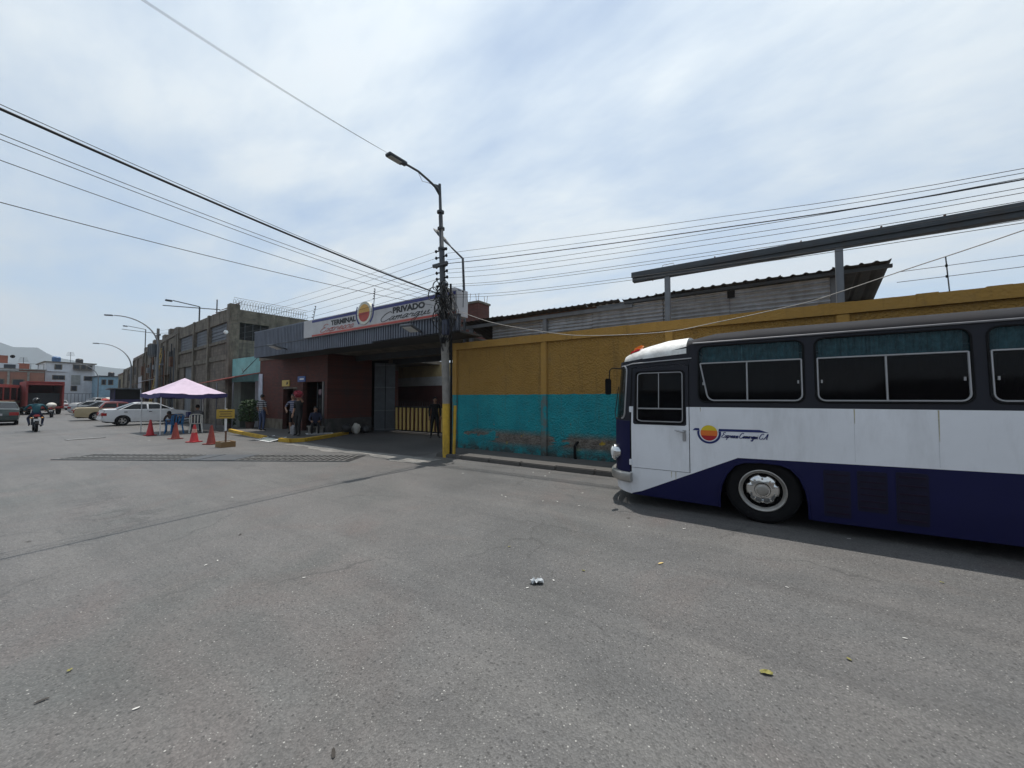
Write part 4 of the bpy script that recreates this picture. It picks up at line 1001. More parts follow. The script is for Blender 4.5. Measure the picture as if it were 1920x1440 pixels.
mb = MB(local=True); mb.box(-1.35, -.9, -.85, -.35, 1.15, 1.28); mb.obox((-.88, -.6, 1.6), (.1, .5, .8), 0, 0, R(12)); mb.box(-1.2, -1.0, -.7, -.5, .9, 1.15); mb.build('driver_seat', m_seat, bus, bevel=.03)
mt = Matrix.Translation((-1.58, -.6, 1.42)) @ Matrix.Rotation(R(-55), 4, 'Y')
mb = MB(local=True); mb.lathe([(.22, -.012), (.235, 0), (.22, .012), (.205, 0)], mt, 24, close=True); mb.bar((-1.58, -.6, 1.42), (-1.9, -.6, 1.1), .03); mb.build('steering_wheel', m_black, bus, smooth=True)
# mirror on a bent arm
for sgn in (-1, 1):
    p0 = surf(SX - .28, 2.12, 0, sgn); 
    mb = MB(local=True); a = Vector(p0)
    mb.tube([a, a + Vector((-.22, sgn * .05, .02)), a + Vector((-.26, sgn * .06, -.02)), a + Vector((-.27, sgn * .07, -.30))], .009, 6); ar = mb.build('mirror_arm', m_black, bus, smooth=True)
    mb = MB(local=True); c = a + Vector((-.275, sgn * .09, -.28)); mb.obox(c, (.03, .15, .26), R(sgn * 18)); mb.build('mirror', m_black, ar, bevel=.015)
# wheels
m_rim = M('wheel_metal', (.40, .385, .36), .32, .85, var=.12, vs_=6, stain=.4, stain_c=(.12, .10, .08))
def buswheel(x, y, sgn):
    def mt(dy=0): return Matrix.Translation((x, y + sgn * dy, .43)) @ Matrix.Rotation(R(90) * (1 if sgn < 0 else -1), 4, 'X')
    mb = MB(local=True)
    mb.lathe([(.262, -.10), (.30, -.115), (.37, -.125), (.405, -.115), (.428, -.085), (.431, -.03), (.431, .03), (.428, .085), (.405, .115), (.37, .125), (.30, .118), (.262, .10), (.25, .0)], mt(), 48, close=True)
    ty = mb.build('tyre', m_black, bus, smooth=True)
    mb = MB(local=True); mb.lathe([(.225, .07), (.242, .105), (.262, .122), (.273, .118), (.272, .10), (.25, .06)], mt(), 40, close=True); rm = mb.build('rim', m_rim, ty, smooth=True)
    # pressed hub cover with six openings
    mb = MB(local=True)
    rr = [(.0, .085), (.05, .085), (.085, .082), (.095, .066), (.15, .06), (.205, .035), (.226, .02)]
    n = 60; vs = []; fs = []
    for r_, h in rr:
        for j in range(n):
            a = 2 * math.pi * j / n
            lob = 1.0
            rad = r_
            if r_ > .19:
                ph = (a * 6 / (2 * math.pi)) % 1
                cutk = .5 - abs(ph - .5)
                rad = r_ - (.045 if .30 < ph < .70 else .0) * (1 if r_ > .21 else .55)
            vs.append(mt() @ Vector((rad * math.cos(a), rad * math.sin(a), h)))
    for i in range(len(rr) - 1):
        for j in range(n): fs.append((i * n + j, i * n + (j + 1) % n, (i + 1) * n + (j + 1) % n, (i + 1) * n + j))
    mb.add(vs, fs); mb.build('hub_cover', m_chrome, rm, smooth=True)
    mb = MB(local=True); mb.lathe([(.24, -.02), (.24, .0), (.001, .0)], mt(), 24); mb.build('brake_drum', m_black, rm)
    mb = MB(local=True)
    mb.lathe([(.072, .08), (.07, .098), (.05, .108), (.03, .104), (.012, .108), (.002, .108)], mt(), 24); mb.build('hub_cap', m_rim, rm, smooth=True)
    for j in range(10):
        a = 2 * math.pi * (j + .5) / 10
        mb = MB(local=True); q = mt() @ Vector((.152 * math.cos(a), .152 * math.sin(a), .066)); e = mt() @ Vector((.152 * math.cos(a), .152 * math.sin(a), .084)); mb.tube([q, e], .012, 6); mb.build('wheel_nut', m_chrome, rm)
for x in (0.0, RW):
    for sgn in (-1, 1): buswheel(x, sgn * 1.035, sgn)
for x in (0, RW):
    mb = MB(local=True); mb.tube([(x, -1.0, .43), (x, 1.0, .43)], .06, 10); mb.build('axle', m_black, bus)
    mb = MB(local=True); mb.box(x - .54, x + .54, -1.14, 1.14, .80, .839); mb.build('wheel_housing', m_black, bus)
# luggage hatches in the skirt
m_hat = M('hatch_grille', (.006, .006, .022), .45, .0, var=.3, vs_=12, spec=.25)
for a, b, c, d in ((.63, .88, .22, .78), (.94, 1.20, .33, .80), (1.27, 1.53, .24, .82)):
    h = sheet('luggage_hatch', m_hat, [rrect(a, b, c, d, .02)], bus, .004, -.004)
    for i in range(6):
        z = c + .05 + i * (d - c - .1) / 5
        mb = MB(local=True); mb.bar(surf(a + .02, z, .008), surf(b - .02, z, .008), .006, .018); mb.build('hatch_slat', M('hatch_red', (.012, .006, .02), .6, spec=.2) if (i == 0 and a < .7) else bpy.data.materials['hatch_red'], h)
# emblem: sun disc in three bands, navy swoosh and cursive company name
def onside(x, z, d=.003): return surf(x, z, d)
LX, LZ, LR = -.615, 1.165, .108
m_navy = M('decal_navy', (.010, .020, .12), .4, var=.05)
mb = MB(local=True); n = 40
ol = [(LX - .195, LZ + .035), (LX - .165, LZ + .058), (LX - .12, LZ + .055)] 
pts = []
for i in range(n + 1):
    a = R(170 + 200 * i / n); pts.append((LX + .150 * math.cos(a), LZ + .150 * math.sin(a)))
inn = [(LX + .122 * math.cos(R(170 + 200 * i / n)), LZ + .122 * math.sin(R(170 + 200 * i / n))) for i in range(n + 1)]
mb.add([onside(*p) for p in pts] + [onside(*p) for p in inn], [(i, i + 1, n + 2 + i, n + 1 + i) for i in range(n)])
mb.add([onside(*p) for p in ((LX - .21, LZ + .03), (LX - .18, LZ + .062), (LX - .125, LZ + .062), (LX - .118, LZ + .02), (LX - .146, LZ + .03))], [(0, 1, 2, 3, 4)])
mb.add([onside(*p) for p in ((LX + .118, LZ + .025), (LX + .125, LZ + .062), (LX + .60, LZ + .068), (LX + .70, LZ + .035), (LX + .15, LZ + .028))], [(0, 1, 2, 3, 4)])
mb.build('emblem_swoosh', m_navy, bus, fix=False)
mb = MB(local=True); mb.add([onside(LX + .121 * math.cos(R(i * 9)), LZ + .121 * math.sin(R(i * 9)), .0032) for i in range(40)], [tuple(range(40))]); emb = mb.build('emblem_disc', b_white, bus)
for z0, z1, c in ((.035, .108, (.62, .47, .02)), (-.038, .035, (.66, .15, .02)), (-.108, -.038, (.36, .012, .018))):
    t0, t1 = math.asin(max(-1, z0 / LR)), math.asin(min(1, z1 / LR)); pp = []
    for i in range(9): a = t0 + (t1 - t0) * i / 8; pp.append((LX + LR * math.cos(a), LZ + LR * math.sin(a)))
    for i in range(9): a = t1 + (t0 - t1) * i / 8; pp.append((LX - LR * math.cos(a), LZ + LR * math.sin(a)))
    mb = MB(local=True); mb.add([onside(x, z, .0055) for x, z in pp], [tuple(range(len(pp)))]); mb.build('emblem_band', M('emblem_%d' % int(c[1] * 1000), c, .4, var=.05), emb)
mb = MB(local=True); cursive(mb, 'Expresos Camargui C.A.', lambda u, v: onside(LX + .155 + u, LZ - .055 + v, .004), .075, .0045, .35, .535)
mb.build('emblem_lettering', m_navy, bus, fix=False)
# panel seams and rust runs are real strips
m_seam = M('seam_tone', (.50, .51, .53), .5); m_run = M('rust_run', (.40, .36, .24), .7, var=.3, vs_=20)
for x in (.93, 1.62, 3.0, 4.4):
    mb = MB(local=True); mb.bar(surf(x, BELT - .005, .0003), surf(x, .9, .0003), .004, .002); mb.build('panel_seam', m_seam, bus)
rq = random.Random(4)
for x, ln in ((.935, .17), (1.625, .34), (-.72, .06), (3.0, .2), (-1.12, .09), (-1.06, .12)):
    z1 = BELT - .004 if x > -1 else DZ0 - .012
    mb = MB(local=True); mb.add([surf(x - .006, z1, .0022), surf(x + .006, z1, .0022), surf(x + .002, z1 - ln, .0022), surf(x - .002, z1 - ln, .0022)], [(0, 1, 2, 3)]); mb.build('rust_run', m_run, bus, fix=False)
# ---------------------------------------------------------------- unseen far side of the street; row added to cut sky light on the facades
for i, (xa, xb, h, c, lab) in enumerate(((-60, -38, 3.6, (.24, .20, .16), 'unseen brown rendered block added across the street to cut sky light'), (-37.5, -16, 4.2, (.30, .27, .22), 'unseen beige flat roofed block added across the street to cut sky light'),
        (-15.5, 4, 3.8, (.22, .21, .20), 'unseen grey block with tall shutters added across the street to cut sky light'), (4.5, 24, 4.3, (.28, .20, .15), 'unseen clay coloured block added across the street to cut sky light'), (24.5, 48, 3.7, (.25, .25, .24), 'unseen pale grey block added across the street to cut sky light'))):
    t = thing('added_building', lab, 'building', ((xa + xb) / 2, -12, 0), group='unseen blocks added across the street to cut sky light')
    mb = MB(); mb.box(xa, xb, -22, -12, 0, h); mb.build('wall', M('facade_%d' % i, c, .9, stain=.4, streak=3), t)
    mb = MB(); mb.box(xa - .1, xb + .1, -22.1, -11.8, h, h + .3); mb.build('parapet', m_concd, t)
    n = int((xb - xa) / 4.5)
    for k in range(n):
        x0 = xa + 1 + k * 4.5
        mb = MB(); mb.box(x0, x0 + 3, -12.02, -11.95, 0, 3.2); mb.build('shutter', m_shut, t)
struct(slab('far_pavement', [(-60, -11.95), (48, -11.95), (48, -9.6), (-60, -9.6)], -.05, .12, m_pave))
# ---------------------------------------------------------------- terminal sign on the fascia
SY = 8.27
sg = thing('terminal_sign', 'long white terminal sign with blue and red stripes and a sun disc on the fascia', 'sign', (-11.7, SY, 4.1))
m_sw = M('sign_white', (.46, .45, .46), .6, var=.08, stain=.3, stain_c=(.3, .28, .27), streak=3)
xx = -15.82
for k in range(6):
    mb = MB(); mb.box(xx, xx + 1.385, SY, SY + .09, 4.11, 4.805); mb.build('sign_panel', m_sw, sg); xx += 1.39
m_sb = M('sign_blue', (.025, .03, .16), .5); m_sr = M('sign_red', (.40, .06, .045), .5, stain=.3, stain_c=(.5, .3, .25)); m_sk = M('sign_black', (.012, .012, .014), .5); m_so = M('sign_orange', (.55, .30, .06), .5)
def plate(name, mat, x0, x1, z0, z1, d=.004):
    mb = MB(); mb.box(x0, x1, SY - d, SY + .01, z0, z1); return mb.build(name, mat, sg)
plate('blue_stripe', m_sb, -15.2, -12.22, 4.675, 4.775); plate('blue_stripe', m_sb, -11.34, -7.5, 4.675, 4.775)
plate('red_stripe', m_sr, -15.2, -7.5, 4.118, 4.185); plate('pale_stripe', M('sign_pink', (.50, .30, .27), .5), -14.4, -9.2, 4.186, 4.212, .003)
def disc(name, r, zlo, zhi, mat, d, par=None, cx=-11.78, cz=4.655):
    n = 24; t0 = math.asin(max(-1, zlo / r)); t1 = math.asin(min(1, zhi / r)); pp = []
    for i in range(n + 1): a = t0 + (t1 - t0) * i / n; pp.append((cx + r * math.cos(a), cz + r * math.sin(a)))
    for i in range(n + 1): a = t1 + (t0 - t1) * i / n; pp.append((cx - r * math.cos(a), cz + r * math.sin(a)))
    mb = MB(); mb.prism(pp, SY - d, SY + .12, lambda u, v, t: (u, t, v)); return mb.build(name, mat, par or sg)
dm = disc('sun_disc', .40, -.40, .40, M('disc_rim', (.55, .54, .46), .5), .03)
disc('disc_upper', .31, .02, .31, m_so, .036, dm); disc('disc_lower', .31, -.31, .018, m_sr, .036, dm)
mb = MB()
for a0, a1 in ((150, 232), (308, 390)):
    p_ = [(-11.78 + r * math.cos(R(a0 + (a1 - a0) * i / 14)), SY - .006, 4.68 + r * math.sin(R(a0 + (a1 - a0) * i / 14))) for r in (.45, .52) for i in range(15)]
    mb.add(p_, [(i, i + 1, 16 + i, 15 + i) for i in range(14)])
mb.build('disc_arc', m_sb, sg, fix=False)
def onsign(x0, z0): return lambda u, v: (x0 + u, SY - .008, z0 + v)
mb = MB(); lettering(mb, 'TERMINAL', onsign(-13.85, 4.44), .25, 1.56, .012); mb.build('lettering', m_sk, sg, fix=False)
mb = MB(); lettering(mb, 'PRIVADO', onsign(-10.28, 4.46), .26, 1.52, .014); mb.build('lettering', m_sk, sg, fix=False)
mb = MB(); cursive(mb, 'Expresos', onsign(-14.62, 4.225), .30, .012, .35, 2.15); mb.build('cursive_lettering', m_sr, sg, fix=False)
mb = MB(); cursive(mb, 'Camargui', onsign(-10.95, 4.235), .30, .013, .35, 2.4); mb.build('cursive_lettering', m_sk, sg, fix=False)
mb = MB(); mb.box(-8.25, -7.75, 8.5, 9.1, 4.15, 4.98); mb.build('end_panel', m_sw, sg)
mb = MB(); mb.box(-7.56, -7.46, SY + .005, 8.5, 4.13, 4.79); mb.build('end_cap', m_sw, sg)
for xx in (-15.0, -13.2, -11.0, -9.2, -8.0):
    mb = MB(); mb.bar((xx, SY + .06, 4.45), (xx, 8.46, 4.45), .05); mb.build('bracket', m_steeld, sg)
# wall lamps on the fascia
for (x, z), lab in (((-17.35, 3.80), 'flat grey floodlight under the fascia beside the ticket office'), ((-9.0, 3.74), 'flat grey floodlight on the fascia below the end of the sign')):
    t = thing('floodlight', lab, 'lamp', (x, 8.35, z))
    mb = MB(); mb.bar((x, 8.36, z - .02), (x + .1, 8.05, z + .02), .05); mb.build('bracket', m_steeld, t)
    mb = MB(); mb.obox((x + .05, 7.86, z + .03), (.42, .5, .07), R(10), R(-14)); mb.build('lamp_head', m_steel, t, bevel=.02)
    mb = MB(); mb.obox((x + .05, 7.86, z - .012), (.30, .36, .02), R(10), R(-14)); mb.build('lens', m_white, t)
# electric fence rods on the terminal roof
for (x0, z0, x1, z1), lab in (((-15.5, 4.80, -15.22, 5.40), 'leaning fence rod with insulators at the left end of the sign'), ((-11.5, 5.05, -11.42, 5.50), 'upright fence rod with insulators behind the sun disc'), ((-7.35, 4.55, -7.33, 5.40), 'tall fence rod with insulators beside the utility pole')):
    t = thing('fence_rod', lab, 'rod', (x0, 8.42, z0))
    mb = MB(); mb.tube([(x0, 8.42, z0 - .25), (x1, 8.42, z1)], .012, 6); mb.build('rod', m_steeld, t)
    for k in range(5):
        f = .25 + .18 * k; mb = MB(); c = (x0 + (x1 - x0) * f, 8.40, z0 + (z1 - z0) * f); mb.ball(c, (.024, .03, .018), 8, 5); mb.build('insulator', m_black, t, smooth=True)
# small shop signs on the brick front
t = thing('yellow_sign', 'small yellow sign fixed to the brick front above the doorway', 'sign', (-19.9, 9.58, 2.25))
mb = MB(); mb.box(-20.25, -19.55, 9.555, 9.595, 2.25, 2.55); mb.build('board', M('sign_yellow', (.50, .36, .08), .5), t)
mb = MB(); mb.bar((-19.8, 9.55, 2.32), (-19.75, 9.55, 2.48), .012, .03); mb.bar((-19.75, 9.55, 2.48), (-19.7, 9.55, 2.34), .012, .03); mb.bar((-19.7, 9.55, 2.34), (-19.64, 9.55, 2.48), .012, .03); mb.build('dark_mark', m_sk, t)
t = thing('blue_sign', 'small blue sign fixed to the brick front beside the yellow sign', 'sign', (-18.4, 9.58, 2.45))
mb = MB(); mb.box(-18.75, -18.1, 9.555, 9.595, 2.44, 2.70); mb.build('board', M('sign_blue2', (.04, .10, .30), .5), t)
mb = MB(); mb.box(-18.55, -18.2, 9.545, 9.556, 2.53, 2.60); mb.build('pale_band', m_white, t)

# ---------------------------------------------------------------- utility pole with street lamp
PX, PY = -7.57, 8.02
up = thing('utility_pole', 'concrete utility pole with yellow base and a street lamp arm above tangled cables', 'pole', (PX, PY, 0))
def pt(z): return (PX - .052 * max(0, z - 1.0), PY, z)          # the pole leans a little
mb = MB(); mb.tube([pt(-.1), pt(1.5)], [.125, .122], 14); mb.build('painted_base', m_yel, up, smooth=True)
mb = MB(); mb.tube([pt(1.5), pt(3.5), pt(5.0)], [.118, .108, .10], 14); mb.build('shaft', m_wood, up, smooth=True)
mb = MB(); mb.tube([pt(5.0), pt(6.0), pt(6.02), pt(7.0), pt(7.02), pt(7.95)], [.088, .08, .066, .06, .046, .04], 12); mb.build('steel_mast', m_steeld, up, smooth=True)
for z in (3.35, 4.55, 4.95, 5.5, 6.0, 6.6, 7.1):
    mb = MB(); p = pt(z); mb.lathe([(.10 if z < 5 else .085, -.03), (.125 if z < 5 else .105, -.03), (.125 if z < 5 else .105, .03), (.10 if z < 5 else .085, .03)], Matrix.Translation(p), 14); mb.build('clamp', m_steeld, up)
for k, z in enumerate((4.72, 4.9, 5.12, 5.3, 5.48, 5.75, 5.95)):
    for sx in (-1, 1):
        mb = MB(); p = Vector(pt(z)); mb.bar(p, p + Vector((sx * .19, -.03, 0)), .03); mb.ball(p + Vector((sx * .20, -.03, 0)), (.035, .04, .05), 8, 6); mb.build('insulator', m_black, up)
mb = MB(); p = Vector(pt(5.5)); mb.box(p.x - .28, p.x + .28, p.y - .12, p.y - .05, 5.46, 5.55); mb.build('crossarm', m_steeld, up)
# lamp arm reaching over the road
a0 = Vector(pt(7.72)); hd = Vector((-7.95, 6.55, 7.78))
arm = MB(); ap = [a0, a0 + Vector((0, -.12, .16)), a0 + Vector((-.01, -.5, .40)), a0 + Vector((-.02, -.95, .44)), Vector((-7.96, 6.72, 7.98))]
ap = [Vector(pt(7.62)), Vector(pt(7.7)) + Vector((0, -.10, .06)), Vector((-7.93, 7.55, 7.86)), Vector((-7.94, 7.2, 7.93)), Vector((-7.95, 6.85, 7.92)), Vector((-7.95, 6.72, 7.90))]
mb = MB(); mb.tube(ap, [.045, .038, .032, .03, .03, .03], 10); arm_o = mb.build('lamp_arm', m_steeld, up, smooth=True)
mb = MB(); mb.prism([(7.97, 7.62), (7.97, 7.9), (7.72, 7.83)], PX - .37, PX - .35, lambda u, v, t: (t, u, v)); mb.build('gusset', m_steeld, arm_o)
mb = MB(); mb.obox((-7.95, 6.42, 7.885), (.20, .50, .085), 0, R(2)); mb.box(-8.02, -7.88, 6.64, 6.78, 7.86, 7.96); lh = mb.build('lamp_head', m_steeld, up, bevel=.02)
mb = MB(); mb.obox((-7.95, 6.40, 7.838), (.15, .36, .012), 0, R(2)); mb.build('lens', M('led_lens', (.35, .36, .34), .3), lh)
mb = MB(); mb.tube([(-7.94, 7.2, 7.90), (-7.94, 7.35, 7.72), (-7.94, 7.55, 7.78), Vector(pt(7.85))], .006, 5); mb.build('lamp_wire', m_cable, up)
# tangle: coils, drop wires, junction box
rnd = random.Random(3)
for k in range(7):
    mb = MB(); c = Vector(pt(4.0 + .22 * k - (.5 if k > 4 else 0))) + Vector((rnd.uniform(-.25, .3), -.16, 0)); r_ = rnd.uniform(.09, .19); pts = []
    for i in range(26):
        a = i * .5; pts.append(c + Vector((r_ * math.cos(a), -.012 * i / 8, r_ * math.sin(a) * 1.15)))
    mb.tube(pts, .009, 5); mb.build('cable_coil', m_cable, up, smooth=True)
for k in range(85):
    z0 = rnd.uniform(4.0, 5.1); z1 = z0 - rnd.uniform(.3, 1.3); dx = rnd.uniform(-.22, .55); p = Vector(pt(z0)); q = Vector(pt(z1)) + Vector((dx * .4, -.1, 0))
    m_ = (p + q) / 2 + Vector((dx, rnd.uniform(-.3, .1), rnd.uniform(-.25, .1)))
    mb = MB(); mb.tube(catmull([p, m_, q], 6), rnd.uniform(.006, .013), 5); mb.build('loose_cable', m_cable, up, smooth=True)
mb = MB(); mb.tube([(PX + .12, PY - .02, 4.9), (PX + .16, PY - .02, 3.0), (PX + .15, PY, 1.0), (PX + .13, PY, .05)], .03, 8); mb.build('riser_pipe', m_black, up, smooth=True)
mb = MB(); mb.tube([(PX + .20, PY + .1, 1.45), (PX + .20, PY + .06, .05)], .045, 8); mb.build('riser_pipe', m_yel, up, smooth=True)
mb = MB(); mb.box(PX - .02, PX + .22, PY - .24, PY - .10, 3.42, 3.85); mb.build('junction_box', M('box_navy', (.02, .025, .05), .6), up, bevel=.02)
mb = MB(); mb.box(PX - .10, PX + .06, PY - .22, PY - .12, 3.2, 3.36); mb.build('splice_case', m_black, up, bevel=.02)
# second, slimmer lamp post behind, its leaf shaped head turned along the street
l2 = thing('leaf_lamp_post', 'slim grey lamp post with a leaf shaped head just behind the utility pole', 'street lamp', (-8.456, 9.800, 0.000))
mb = MB(); mb.tube([(-8.456, 9.800, 0.000), (-8.490, 9.800, 4.842), (-8.579, 9.800, 6.432)], [.06, .045, .038], 10); mb.build('post', m_steeld, l2, smooth=True)
mb = MB(); mb.tube([(-8.579, 9.800, 6.410), (-8.960, 9.632, 6.836)], [.034, .026], 8); mb.build('arm', m_steeld, l2)
pp = [Vector((-8.938, 9.643, 6.813)), Vector((-9.094, 9.576, 6.992)), Vector((-9.296, 9.498, 7.239)), Vector((-9.475, 9.408, 7.463)), Vector((-9.542, 9.374, 7.530))]
mb = MB(); vs = []; d = (pp[-1] - pp[0]).normalized(); sd_ = d.cross(Vector((0, 1, 0))).normalized(); up_ = Vector((0, 1, 0))
for p, wd in zip(pp, (.03, .10, .135, .10, .03)):
    for a in range(8): vs.append(p + up_ * math.cos(a * math.pi / 4) * wd * .9 + sd_ * math.sin(a * math.pi / 4) * wd * .42)
mb.add(vs, [(i * 8 + j, i * 8 + (j + 1) % 8, (i + 1) * 8 + (j + 1) % 8, (i + 1) * 8 + j) for i in range(4) for j in range(8)] + [tuple(range(8)), tuple(32 + j for j in range(8))])
hd_ = mb.build('lamp_head', m_steeld, l2, smooth=True)
for k in range(3):
    mb = MB(); c = pp[1].lerp(pp[3], .2 + .3 * k) - sd_ * .05 + Vector((0, -.05, 0)); mb.obox(c, (.09, .05, .05), 0, 0, R(48)); mb.build('led_block', M('led_pale', (.4, .36, .3), .4) if k == 0 else bpy.data.materials['led_pale'], hd_)
# poles the cables run to
def plain_pole(x, y, h, lab, name='utility_pole'):
    t = thing(name, lab, 'pole', (x, y, 0), group=None)
    mb = MB(); mb.tube([(x, y, -.1), (x, y, h)], [.13, .09], 10); mb.build('shaft', m_wood, t, smooth=True)
    mb = MB(); mb.box(x - .5, x + .5, y - .05, y + .05, h - .6, h - .5); mb.build('crossarm', m_steeld, t)
    return t
plain_pole(21, 8.3, 8.2, 'plain concrete utility pole on the pavement beyond the back of the bus')
plain_pole(-6.2, -9.9, 8.0, 'plain concrete utility pole on the pavement across the street')
dp = plain_pole(-41.0, 9.75, 7.3, 'dark utility pole with transformers in front of the depot')
for dx in (-.42, .05, .5):
    mb = MB(); mb.tube([(-41 + dx, 9.45, 5.1), (-41 + dx, 9.45, 5.95)], .2, 10); mb.build('transformer', m_steeld, dp, smooth=True)
mb = MB(); mb.box(-41.9, -40.1, 9.40, 9.55, 4.98, 5.1); mb.build('platform', m_steeld, dp)
# curved street lamps further along
for (bx, by, base, dy, dz, dx), lab in (((-39.2, 9.35, 5.6, -2.1, 2.35, -2.0), 'tall curved street lamp arching out from the dark depot'), ((-58.6, 11.8, 5.0, -2.2, 2.6, -1.6), 'curved street lamp arching out from the grey workshop'), ((-88, 14.0, 4.6, -2.4, 2.5, -1), 'far curved street lamp in front of the white house')):
    t = thing('curved_street_lamp', lab, 'street lamp', (bx, by, 0))
    pts = [(bx, by, 0), (bx, by, base)]
    for i in range(1, 13):
        a = R(90 * i / 12); pts.append((bx + dx * (1 - math.cos(a)), by + dy * (1 - math.cos(a)), base + dz * math.sin(a)))
    mb = MB(); mb.tube(pts, [.09, .07] + [.06 - .0025 * i for i in range(12)], 8); mb.build('pole', m_steel, t, smooth=True)
    e = Vector(pts[-1]); mb = MB(); mb.obox(e + Vector((dx * .12, dy * .12, 0)), (.2, .5, .09), math.atan2(-dx, dy)); mb.build('lamp_head', m_steel, t, bevel=.02)
# rooftop light masts on the warehouse row
for (x, y, z0, h, dx), lab in (((-33.2, 10.05, 7.05, 1.05, 0), 'thin floodlight mast with crossed bars on the warehouse roof'), ((-57.4, 12.6, 6.9, 2.4, 0), 'tall light mast with a side arm on the depot roof')):
    t = thing('roof_mast', lab, 'mast', (x, y, z0))
    mb = MB(); mb.tube([(x, y, z0), (x, y, z0 + h)], .045, 6); mb.build('mast', m_steeld, t)
    mb = MB(); mb.bar((x - .6, y - 1.3, z0 + h + .25), (x, y, z0 + h), .09, .05); mb.build('lamp_bar', m_steeld, t)
    mb = MB(); mb.bar((x - 1.5, y - 1.6, z0 + h * .98), (x + 1.2, y + .8, z0 + h * .80), .05); mb.build('crossbar', m_steeld, t)
    mb = MB(); mb.obox((x - .7, y - 1.5, z0 + h + .22), (.2, .35, .1)); mb.build('lamp_head', m_steeld, t)
# yellow ladder leaning on the depot
ld = thing('ladder', 'yellow extension ladder leaning against the dark depot', 'ladder', (-45.5, 10.7, 0))
m_lad = M('ladder_yellow', (.40, .27, .06), .6, stain=.3)
for s in (-.28, .28):
    mb = MB(); mb.bar((-45.5 + s, 10.25, 0), (-45.5 + s, 11.15, 6.2), .07, .05); mb.build('rail', m_lad, ld)
for k in range(18):
    f = (k + .7) / 18.5; mb = MB(); mb.tube([(-45.78, 10.25 + .9 * f, 6.2 * f), (-45.22, 10.25 + .9 * f, 6.2 * f)], .022, 6); mb.build('rung', m_lad, ld)

# ---------------------------------------------------------------- overhead cables (each its own thing)
def sag(a, b, s, n=22):
    a = Vector(a); b = Vector(b); return [a.lerp(b, i / n) - Vector((0, 0, s * 4 * (i / n) * (1 - i / n))) for i in range(n + 1)]
ORD = ('uppermost', 'second highest', 'third highest', 'fourth highest', 'fifth highest', 'sixth highest', 'seventh highest', 'eighth highest', 'ninth highest', 'lowest')
def cable(pts, r, label, group, mat=None):
    p0 = Vector(pts[0]); t = MB(); t.tube(pts, r, 5)
    me = t.mesh('overhead_cable', p0); me.materials.append(mat or m_cable)
    o = bpy.data.objects.new('overhead_cable', me); col.objects.link(o); o.location = p0
    for p in me.polygons: p.use_smooth = True
    return tag(o, label, 'cable', group)
G1 = 'cables along the pavement to the next pole'
lab1 = 'thin black cable running from the utility pole along the street above the bus'
# heights where each passes 2 m and 10 m from the pole, then on to the next pole
RA = (5.57, 5.38, 5.27, 5.10, 4.99, 4.85, 4.66, 4.60, 4.36, 4.29); RB = (4.75, 4.69, 4.60, 4.62, 4.49, 4.42, 4.31, 4.24, 4.05, 4.01)
for k, (za, zb) in enumerate(zip(RA, RB)):
    z0 = za + .24; p = Vector(pt(z0)) + Vector((.20, -.03, 0)); r_ = .010 if k == 2 else .0048
    c = catmull([p, (-5.38, 8.03, za), (-1.3, 8.04, (za + zb) / 2 - .05), (2.92, 8.05, zb), (9, 8.12, zb + .05), (15, 8.2, zb + .7), (21, 8.25, zb + 1.8)], 6)
    cable(c, r_, ORD[k] + ' cable of those running from the utility pole above the bus, thin and black' if r_ < .01 else 'thick twisted black cable running from the utility pole along the street above the bus', G1 if r_ < .01 else None)
G2 = 'cables from the utility pole to the depot pole'
for k, (z0, z1) in enumerate(((5.95, 7.0), (5.75, 6.8), (5.52, 6.75), (5.30, 6.5), (5.12, 6.2), (4.92, 6.0), (4.78, 5.7))):
    p = Vector(pt(z0)) + Vector((-.2, -.03, 0)); cable(sag(p, (-41 + .1 * k, 9.7, z1 + .1), .35 + .06 * k, 26), .005 if k != 2 else .008, (ORD[k] if k < 6 else 'lowest') + ' thin black cable running from the utility pole over the terminal sign', G2)
# crossing the street to the pole behind the camera
F_ = Vector((-6.2, -9.9, 0))
cable(sag(pt(4.62), F_ + Vector((0, 0, 6.2)), .42, 30), .018, 'thick black bundled cable crossing the street from the utility pole', None)
G3 = 'thin cables crossing the street'
for k, (z0, z1, s_) in enumerate(((4.60, 6.1, .62), (4.5, 6.0, .55), (4.42, 5.95, .70), (4.70, 6.35, .34))):
    cable(sag(Vector(pt(z0)) + Vector((-.05 * k, -.1, 0)), F_ + Vector((-.15 - .1 * k, 0, z1)), s_, 30), .005, ('second', 'third', 'lowest', 'uppermost')[k] + ' of the thin black cables crossing the street beside the thick bundle', G3)
cable(sag(Vector(pt(4.35)) + Vector((-.3, -.1, 0)), F_ + Vector((-2.2, 0, 5.1)), .5, 30), .006, 'lone low black cable crossing the street below the others', None)
G4 = 'pair of wires to the lamp head'
for dz, dx in ((0, 0), (.10, .12)):
    cable(sag((-7.95, 6.20, 7.90), F_ + Vector((dx, 0, 7.9 + dz)), .55 + dz, 30), .0035, ('lower' if dz == 0 else 'upper') + ' fine wire rising from the street lamp head across the street', G4)
